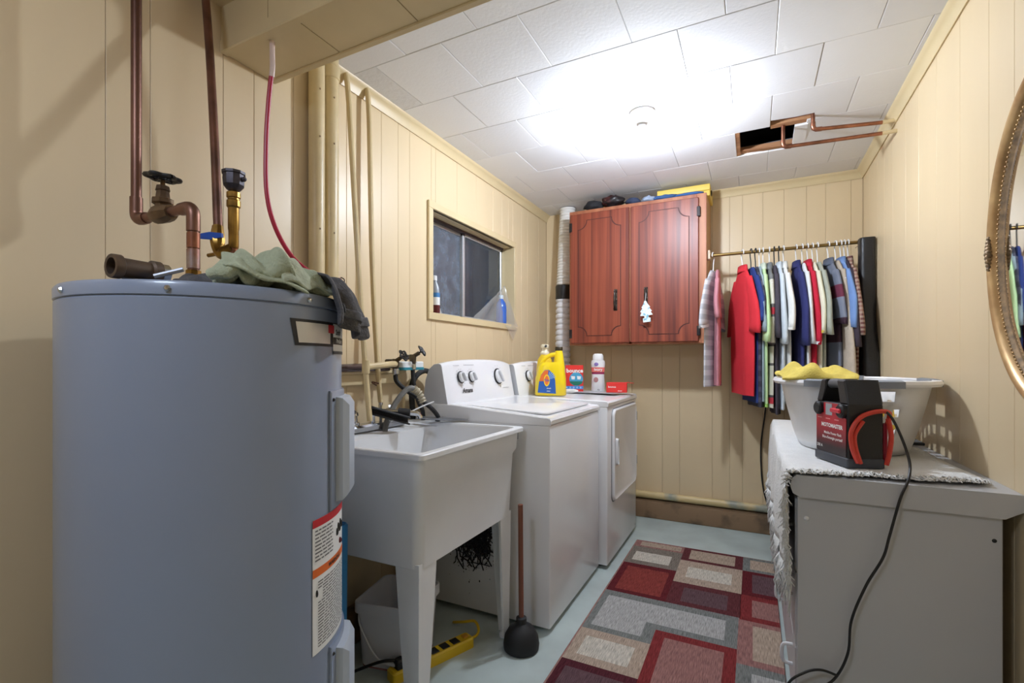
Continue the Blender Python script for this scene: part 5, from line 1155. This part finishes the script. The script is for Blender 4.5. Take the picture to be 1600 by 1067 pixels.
# fringed white throw over the top
m_throw = mat('white_throw', (228, 228, 226), 0.97, var=0.06, scale=30, bump=1.0, bscale=150)
def th(u, v):
    # u along the dresser, v across from the wall and over the front edge
    near = DY0 - 0.004 + 0.085 * max(0.0, 1 - v / 0.62) + 0.012 * nz(v * 9, 3.3)
    y = near + (DY1 - 0.01 - near) * u
    s = v * (0.44 + 0.27)
    wv = 0.004 * nz(u * 16, v * 10, 3)
    if s < 0.44:
        return (XR - 0.03 - s * (XR - 0.03 - DX0 + 0.024) / 0.44 - 0.02 * (1 - v) * math.sin(u * 5), y, DZ + 0.006 + abs(wv))
    k = s - 0.44
    return (DX0 - 0.026 - 0.006 * min(1, k / 0.05) + 0.010 * math.sin(u * 40 + k * 6) * min(1, k / 0.1) - 0.012 * nz(u * 8, k * 4, 7), y, DZ - 0.004 - k)
tw = MB().grid(th, 70, 34).build('fringed_throw', m_throw, None, 180); solid(tw, 0.005); tag(tw, 'white fringed cotton throw covering the dresser and hanging over its front', 'throw')
b = MB(); rnd = random.Random(11)
for k in range(420):                                   # fringe hanging from the front edge
    u = rnd.random(); p = Vector(th(u, 1.0)); L_ = rnd.uniform(0.06, 0.125) * (1.1 - 0.3 * u)
    q = [p + Vector((-0.003 + rnd.gauss(0, 0.006), rnd.gauss(0, 0.005), -L_ * s)) if s else p for s in (0, 0.35, 0.7, 1.0)]
    b.tube(q, lambda t: 0.0036 * (1 - 0.6 * t), 5)
for k in range(300):                                   # fringe lying along the near edge
    v = rnd.uniform(0.02, 0.66); p = Vector(th(0.0, v)); L_ = rnd.uniform(0.012, 0.034)
    q = [p + Vector((rnd.gauss(0, 0.008) * s, -L_ * s, 0.003 + 0.010 * math.sin(PI * min(1, s * 1.05)) * rnd.random())) for s in (0, 0.35, 0.7, 1.0)]
    b.tube(q, lambda t: 0.0030 * (1 - 0.5 * t), 5)
for k in range(170):                                   # near hanging side edge
    v = rnd.uniform(0.66, 1.0); p = Vector(th(0.0, v)); L_ = rnd.uniform(0.02, 0.06)
    q = [p + Vector((rnd.gauss(-0.004, 0.006) * s, -0.018 * s, -L_ * s * s)) for s in (0, 0.4, 0.7, 1.0)]
    b.tube(q, lambda t: 0.0032 * (1 - 0.6 * t), 5)
f = b.build('fringe', m_throw, tw, 180); f['kind'] = 'stuff'

# laundry basket
ZT = DZ + 0.013
bk = thing('laundry_basket', 'white plastic laundry basket with grey grips standing on the dresser', 'laundry basket', (0.318, 2.16, ZT))
def oval(a, b_, z, n=64, e=2.6):
    return [(a * abs(math.cos(t)) ** (2 / e) * math.copysign(1, math.cos(t)), b_ * abs(math.sin(t)) ** (2 / e) * math.copysign(1, math.sin(t)), z) for t in [2 * PI * j / n for j in range(n)]]
H_ = 0.243
m_bask = mat('basket_white', (232, 232, 234), 0.38)
A0, B0, A1, B1 = 0.160, 0.215, 0.222, 0.282
# side wall as a grid with real openings
N = 64; zl = [0.0, 0.03, 0.055, 0.08, 0.105, 0.13, 0.155, 0.18, 0.212, H_]
ring = lambda z, d=0.0: oval(A0 + (A1 - A0) * (z / H_) ** 0.8 - d, B0 + (B1 - B0) * (z / H_) ** 0.8 - d, z, N)
rs = [ring(z) for z in zl]; b = MB(); v = [q for r_ in rs for q in r_]; fs_ = []
def is_hole(i, j):
    # j 0 = +X, 16 = +Y, 32 = -X, 48 = -Y
    if i == 7 and (j in (46, 47, 48, 49, 50) or j in (14, 15, 16, 17, 18) or j in (0, 63)): return True       # hand holes
    if i in (2, 3, 5) and (j in (49, 51) or j in (1, 3, 5, 7, 9, 61, 63)): return True
    return False
for i in range(len(zl) - 1):
    for j in range(N):
        if not is_hole(i, j): fs_.append((i * N + j, i * N + (j + 1) % N, (i + 1) * N + (j + 1) % N, (i + 1) * N + j))
b.add(v, fs_); side = b.build('basket_wall', m_bask, bk, 60); solid(side, 0.003)
MB().rings([oval(A0 - 0.01, B0 - 0.01, 0.0, N), oval(A0, B0, 0.006, N)]).build('basket_floor', m_bask, bk)
b = MB(); b.rings([oval(A1 - 0.002, B1 - 0.002, H_ - 0.016, N), oval(A1 + 0.022, B1 + 0.022, H_ - 0.016, N), oval(A1 + 0.026, B1 + 0.026, H_ - 0.008, N), oval(A1 + 0.022, B1 + 0.022, H_ + 0.002, N), oval(A1, B1, H_ + 0.003, N), oval(A1 - 0.004, B1 - 0.004, H_ - 0.004, N)], cap0=False, cap1=False); b.build('rim', m_bask, bk)
def grip(j0, j1):
    n2 = 160
    idx = list(range(int(j0 * n2), int(j1 * n2) + 1)); rr_ = []
    o0, o1, o2 = oval(A1 + 0.0275, B1 + 0.0275, 0, n2), oval(A1 - 0.006, B1 - 0.006, 0, n2), None
    for k in idx:
        p, q = o0[k % n2], o1[k % n2]
        rr_.append([(p[0], p[1], H_ - 0.020), (p[0], p[1], H_ + 0.001), ((p[0] + q[0]) / 2, (p[1] + q[1]) / 2, H_ + 0.006), (q[0], q[1], H_ + 0.004), (q[0], q[1], H_ - 0.018)])
    MB().rings(rr_).build('grip', mat('grip_grey', (136, 142, 152), 0.5), bk)
grip(0.655, 0.80); grip(0.20, 0.34); grip(0.965, 1.03)
# things in the basket
lump('yellow_cloth', 'yellow cloths filling the laundry basket, seen through its holes', 'cloth', (0.33, 2.10, ZT + 0.008), (0.11, 0.15, 0.088), mat('yellow_cotton', (228, 190, 66), 0.9, var=0.15, scale=12), 5, 0.18)
m_yt = mat('yellow_terry', (218, 196, 96), 0.96, var=0.14, scale=40, bump=0.8, bscale=200)
def yt(u, v):
    # heaped over the left rim of the basket
    e = (math.sin(PI * min(1, max(0, u))) ** 0.35) * (math.sin(PI * min(1, max(0, v * 0.96 + 0.02))) ** 0.5)
    ridge = 0.50 + 0.42 * math.sin(u * 4.2 + v * 8.5 - 2.2) + 0.16 * math.sin(v * 21 - u * 5) + 0.35 * nz(u * 5, v * 5, 6)
    return (0.088 + 0.215 * v + 0.012 * math.sin(u * 6), 1.93 + 0.30 * u - 0.05 * v, ZT + H_ + 0.004 + 0.058 * e * ridge)
o = MB().grid(yt, 24, 24).build('yellow_towel', m_yt, None, 180); solid(o, 0.010, 1); tag(o, 'soft yellow towel draped over the rim of the laundry basket', 'towel')
mt = thing('slatted_mat', 'dark grey slatted mat lying on the throw behind the basket', 'mat', (0.49, 2.44, ZT))
for k in range(12): MB().box((-0.05, -0.20 + k * 0.032, 0), (0.07, -0.178 + k * 0.032, 0.010), ch=0.002).build('slat', m_grey if k % 3 else m_black, mt, smooth=0)

# booster pack
pk = thing('booster_pack', 'black and red portable power pack with coiled red cable on the dresser', 'power pack', (0.183, 1.832, ZT - 0.002), math.atan2(1.679 - 1.832, 0.245 - 0.183))
PW, PD, PH = 0.165, 0.098, 0.255      # local x along the front face, y to the back (positive y after flip), z up
MP = Matrix.Identity(4)
def slab(poly, y0, y1, ch=0.004):
    n_ = len(poly); cxp = sum(p[0] for p in poly) / n_; czp = sum(p[1] for p in poly) / n_
    ins = [(x + (ch if x < cxp else -ch), z + (ch if z < czp else -ch)) for x, z in poly]
    return MB().rings([[(x, y0 + 0.0, z) for x, z in ins], [(x, y0 + ch, z) for x, z in poly], [(x, y1 - ch, z) for x, z in poly], [(x, y1, z) for x, z in ins]])
fr = [(0.0, 0.0), (PW, 0.0), (PW, 0.195), (PW - 0.030, PH), (0.040, PH), (0.004, 0.185)]
# front shell in pieces round the handle opening
m_pack = mat('pack_black', (30, 30, 32), 0.42, bump=0.15, bscale=200)
slab([(0, 0), (PW, 0), (PW, 0.185), (0.002, 0.185)], 0, PD).build('housing', m_pack, pk, smooth=0)
slab([(0.002, 0.184), (0.028, 0.184), (0.052, 0.235), (0.052, PH), (0.034, PH)], 0, PD).build('handle_post', m_pack, pk, smooth=0)
slab([(PW - 0.042, 0.184), (PW, 0.184), (PW - 0.018, PH), (PW - 0.056, PH)], 0, PD).build('handle_post', m_pack, pk, smooth=0)
MB().tube([(0.036, 0.020, PH - 0.015), (0.08, 0.020, PH - 0.012), (PW - 0.03, 0.020, PH - 0.015)], 0.0145, 12, smooth=3).build('handle', mat('pack_grip', (92, 94, 98), 0.4), pk)
MB().box((-0.004, -0.004, 0), (PW + 0.004, PD + 0.002, 0.028), ch=0.005).build('foot', mat('pack_foot', (58, 62, 70), 0.5), pk)
PF = frame((0, -0.0008, 0), (1, 0, 0), (0, 0, 1))
def fade():
    m, nt, p = new_mat('red_fade'); N_, L = nt.nodes, nt.links
    tc = N_.new('ShaderNodeTexCoord'); sp = N_.new('ShaderNodeSeparateXYZ'); L.new(tc.outputs['Object'], sp.inputs[0])
    mr = N_.new('ShaderNodeMapRange'); mr.inputs['From Min'].default_value = 0.05; mr.inputs['From Max'].default_value = 0.13; L.new(sp.outputs['Z'], mr.inputs['Value'])
    mx = N_.new('ShaderNodeMix'); mx.data_type = 'RGBA'; mx.inputs['A'].default_value = srgb(40, 24, 28); mx.inputs['B'].default_value = srgb(186, 36, 50)
    L.new(mr.outputs['Result'], mx.inputs['Factor']); L.new(mx.outputs['Result'], p.inputs['Base Color']); p.inputs['Roughness'].default_value = 0.4
    return m
fc = MB().prism([(0.004, 0.030), (PW - 0.006, 0.030), (PW - 0.006, 0.142), (PW - 0.045, 0.150), (PW - 0.045, 0.182), (0.045, 0.182), (0.045, 0.150), (0.004, 0.142)], 0.0012, PF).build('front_decal', fade(), pk, smooth=0)
text_part('MOTOMASTER', 0.0165, m_wht, fc, PF @ T(PW / 2 + 0.006, 0.108, 0.0018), 0.0006)
text_part('Mobile Power Pack', 0.0115, m_wht, fc, PF @ T(PW / 2 + 0.01, 0.086, 0.0018), 0.0002)
text_part('Bloc-d\'energie portatif', 0.0115, m_wht, fc, PF @ T(PW / 2 + 0.008, 0.072, 0.0018), 0.0002)
text_part('200 A', 0.0125, m_wht, fc, PF @ T(0.024, 0.042, 0.0018), 0.0002)
MB().prism([(0.058, 0.145), (0.090, 0.145), (0.090, 0.180), (0.058, 0.180)], 0.0026, PF).build('display', mat('lcd_grey', (150, 156, 160), 0.3), pk, smooth=0)
for x in (0.022, PW - 0.024): MB().lathe([(0.021, 0), (0.021, 0.008), (0.016, 0.012), (0.012, 0.012)], 20, M=PF @ T(x, 0.163, 0)).build('dial', m_black, pk)
MB().box((PW - 0.060, 0.157, 0.004), (PW - 0.012, 0.170, 0.018), M=PF, ch=0.003).build('switch', mat('red_switch', (206, 40, 56), 0.4), pk)
for k in range(3): MB().prism([(0.012 + 0.045 * k, 0.132), (0.034 + 0.045 * k, 0.132), (0.034 + 0.045 * k, 0.1345), (0.012 + 0.045 * k, 0.1345)], 0.0016, PF).build('small_print', mat('pale_red_print', (220, 150, 150), 0.6), pk, smooth=0)
m_cab = mat('red_cable', (206, 62, 46), 0.42)
xs = PW + 0.006
MB().tube([(xs, 0.024, 0.018), (xs + 0.004, 0.006, 0.06), (xs + 0.004, 0.004, 0.11), (xs + 0.004, 0.03, 0.15), (xs + 0.004, 0.075, 0.166), (xs - 0.004, PD + 0.014, 0.16), (xs - 0.02, PD + 0.016, 0.12)], 0.0065, 9, smooth=7).build('cable', m_cab, pk)
MB().tube([(xs, 0.032, 0.016), (xs + 0.004, 0.016, 0.06), (xs + 0.004, 0.014, 0.10), (xs + 0.004, 0.036, 0.138)], 0.0055, 9, smooth=7).build('cable', m_cab, pk)
MB().tube([(xs - 0.004, PD + 0.010, 0.145), (xs, PD + 0.016, 0.10), (xs, PD + 0.012, 0.05), (xs - 0.002, PD + 0.004, 0.012)], 0.0065, 9, smooth=7).build('cable', m_cab, pk)
MB().box((xs - 0.03, PD + 0.003, 0.012), (xs - 0.012, PD + 0.016, 0.13), ch=0.004).build('clamp', mat('clamp_red', (150, 20, 44), 0.4), pk)
MB().tube([(-0.006, 0.03, 0.02), (-0.012, 0.03, 0.06), (-0.006, 0.03, 0.11)], 0.006, 8, smooth=5).build('side_cable', m_black, pk)
# charger cord
hz([(0.318, 1.735, 0.965), (0.345, 1.70, 0.945), (0.362, 1.665, 0.895), (0.372, 1.62, 0.83), (0.360, 1.575, 0.79), (0.340, 1.562, 0.74), (0.318, 1.563, 0.64), (0.304, 1.563, 0.58), (0.268, 1.563, 0.50), (0.236, 1.563, 0.40), (0.228, 1.563, 0.31), (0.200, 1.563, 0.235), (0.155, 1.55, 0.19), (0.11, 1.53, 0.13), (0.12, 1.48, 0.05), (0.16, 1.44, 0.012)], 0.0034, 'black charger cord trailing from the power pack down the dresser side', m_black, 'cord', 8)
hz([(0.205, 1.560, 0.243), (0.165, 1.556, 0.250), (0.125, 1.548, 0.235), (0.085, 1.545, 0.19), (0.07, 1.53, 0.10), (0.08, 1.50, 0.012)], 0.0034, 'loop of black cord crossing the dresser side near the floor', m_black, 'cord', 8)

# ================================================================== MIRROR
mi = thing('oval_mirror', 'oval mirror in a gilded beaded frame on the right wall', 'mirror', (XR - 0.002, 1.391, 1.377))
Am, Bm = 0.320, 0.402
def ov(da, x, n=96): return [(-x, (Am + da) * math.cos(2 * PI * k / n), (Bm + da) * math.sin(2 * PI * k / n)) for k in range(n)]
m_gilt = mat('antique_gilt', (206, 172, 122), 0.34, 0.45, rgb2=(160, 122, 78), scale=14)
m_gilt2 = mat('dark_gilt', (146, 118, 82), 0.45, 0.4, rgb2=(86, 70, 50), scale=60)
MB().rings([ov(0.0, 0.001), ov(-0.001, 0.016), ov(-0.006, 0.025), ov(-0.013, 0.028), ov(-0.021, 0.026), ov(-0.029, 0.019), ov(-0.034, 0.010)], cap0=False, cap1=False).build('outer_moulding', m_gilt, mi)
MB().rings([ov(-0.033, 0.010), ov(-0.037, 0.014), ov(-0.042, 0.012), ov(-0.047, 0.008), ov(-0.050, 0.007), ov(-0.053, 0.006)], cap0=False, cap1=False).build('inner_moulding', m_gilt2, mi)
MB().rings([ov(-0.052, 0.006), ov(-0.0525, 0.0065)], cap0=True, cap1=True).build('glass', mat('mirror_glass', (226, 228, 228), 0.02, 1.0), mi)
b = MB(); n = 190
for k in range(n):
    a = 2 * PI * k / n; b.ball((-0.013, (Am - 0.036) * math.cos(a), (Bm - 0.036) * math.sin(a)), 0.0038, 6, 4)
o = b.build('beading', m_gilt, mi, 180); o['kind'] = 'stuff'
b = MB(); n = 230
for k in range(n):
    a = 2 * PI * k / n; b.ball((-0.012, (Am + 0.001) * math.cos(a), (Bm + 0.001) * math.sin(a)), (0.006, 0.0045 + 0.002 * (k % 2), 0.0045), 6, 4)
o = b.build('outer_beading', m_gilt2, mi, 180); o['kind'] = 'stuff'
for a0 in (0, PI / 2, PI, 1.5 * PI):
    b = MB()
    for k in range(9):
        a = a0 + (k - 4) * 0.026; r = 0.0125 - 0.0013 * abs(k - 4)
        b.ball((-0.024, (Am - 0.017) * math.cos(a), (Bm - 0.017) * math.sin(a)), (r * 0.75, r, r), 9, 6, fn=lambda d: 1 + 0.25 * math.sin(d.y * 9 + d.z * 7))
    b.build('carved_ornament', m_gilt2, mi, 180)

# ================================================================== RUG
RX0, RX1, RY0, RY1 = -0.636, 0.100, 1.05, 2.967
def rug_mat(n, rgb):
    if 'rug_' + n in _mats: return _mats['rug_' + n]
    m, nt, p = new_mat('rug_' + n); N_, L = nt.nodes, nt.links
    tc = N_.new('ShaderNodeTexCoord'); mp = N_.new('ShaderNodeMapping'); mp.inputs['Scale'].default_value = (420, 26, 1); L.new(tc.outputs['Object'], mp.inputs['Vector'])
    n1 = N_.new('ShaderNodeTexNoise'); n1.inputs['Scale'].default_value = 1; n1.inputs['Detail'].default_value = 3; L.new(mp.outputs['Vector'], n1.inputs['Vector'])
    r = N_.new('ShaderNodeValToRGB'); c = srgb(*rgb); r.color_ramp.elements[0].position = 0.36; r.color_ramp.elements[1].position = 0.62
    r.color_ramp.elements[0].color = tuple(q * 0.62 for q in c[:3]) + (1,); r.color_ramp.elements[1].color = tuple(min(1, q * 1.15) for q in c[:3]) + (1,)
    L.new(n1.outputs['Fac'], r.inputs['Fac']); L.new(r.outputs['Color'], p.inputs['Base Color']); p.inputs['Roughness'].default_value = 0.97; p.inputs['Specular IOR Level'].default_value = 0.1
    bp = N_.new('ShaderNodeBump'); bp.inputs['Strength'].default_value = 0.6; bp.inputs['Distance'].default_value = 0.003; L.new(n1.outputs['Fac'], bp.inputs['Height']); L.new(bp.outputs['Normal'], p.inputs['Normal'])
    _mats['rug_' + n] = m; return m
cols = dict(edge=(158, 118, 110), taupe=(126, 116, 106), cream=(200, 192, 178), tan=(176, 156, 138), dred=(96, 36, 40), brick=(132, 60, 54), maroon=(96, 50, 52), dusk=(98, 74, 78), grey=(122, 124, 120), lgrey=(172, 170, 166), red=(126, 50, 50), rose=(150, 108, 102), wine=(84, 40, 46))
names = list(cols); rm = [rug_mat(k, cols[k]) for k in names]
RB = thing('area_rug', 'long area rug patterned with red, grey and cream rectangles', 'rug', (0, 0, 0))
b = MB(); b.cur = names.index('edge'); b.box((RX0, RY0, 0.0005), (RX1, RY1, 0.009), ch=0.002)
def pz(x0, x1, y0, y1, c, lvl):
    b.cur = names.index(c); z = 0.009 + 0.0004 * lvl
    b.add([(x0, y0, z), (x1, y0, z), (x1, y1, z), (x0, y1, z)], [(0, 1, 2, 3)])
E_ = RX1 - 0.002; S_ = RX0 + 0.008
P = [(S_, -0.356, 2.861, 2.960, 'rose', 1), (S_ + 0.03, -0.37, 2.880, 2.945, 'tan', 2), (-0.356, -0.05, 2.77, 2.960, 'maroon', 1), (-0.318, -0.088, 2.80, 2.935, 'tan', 2),
     (S_, -0.356, 2.607, 2.861, 'taupe', 1), (-0.598, -0.403, 2.655, 2.782, 'cream', 2), (-0.356, -0.05, 2.484, 2.77, 'tan', 1), (-0.307, -0.096, 2.557, 2.690, 'cream', 2),
     (S_, -0.356, 2.25, 2.607, 'dred', 1), (-0.595, -0.384, 2.283, 2.563, 'brick', 2), (-0.356, -0.05, 2.25, 2.484, 'maroon', 1), (-0.297, -0.104, 2.288, 2.435, 'dusk', 2),
     (S_, -0.354, 1.887, 2.25, 'grey', 1), (-0.354, -0.055, 2.0, 2.25, 'grey', 1), (-0.60, -0.398, 1.922, 2.2, 'lgrey', 2), (-0.398, -0.102, 2.04, 2.2, 'lgrey', 2),
     (S_, -0.353, 1.66, 1.887, 'tan', 1), (-0.59, -0.40, 1.705, 1.835, 'cream', 2), (-0.353, -0.055, 1.45, 2.0, 'red', 1), (-0.312, -0.097, 1.50, 1.956, 'rose', 2),
     (S_, -0.353, 1.30, 1.66, 'wine', 1), (-0.60, -0.39, 1.34, 1.62, 'dusk', 2), (S_, -0.055, 1.06, 1.30, 'grey', 1), (-0.353, -0.055, 1.06, 1.45, 'tan', 1), (-0.31, -0.1, 1.1, 1.4, 'cream', 2),
     (-0.05, E_, 2.77, 2.960, 'grey', 1), (-0.015, E_, 2.80, 2.93, 'tan', 2), (-0.05, E_, 2.484, 2.77, 'dred', 1), (-0.005, E_, 2.52, 2.735, 'dusk', 2), (-0.052, E_, 2.24, 2.484, 'red', 1), (-0.005, E_, 2.28, 2.44, 'rose', 2),
     (-0.055, E_, 1.91, 2.24, 'rose', 1), (-0.002, E_, 1.95, 2.205, 'tan', 2), (-0.055, E_, 1.60, 1.91, 'grey', 1), (-0.005, E_, 1.64, 1.865, 'lgrey', 2), (-0.055, E_, 1.06, 1.60, 'wine', 1)]
for q in P: pz(*q)
b.build('woven_pile', rm, RB, smooth=0)
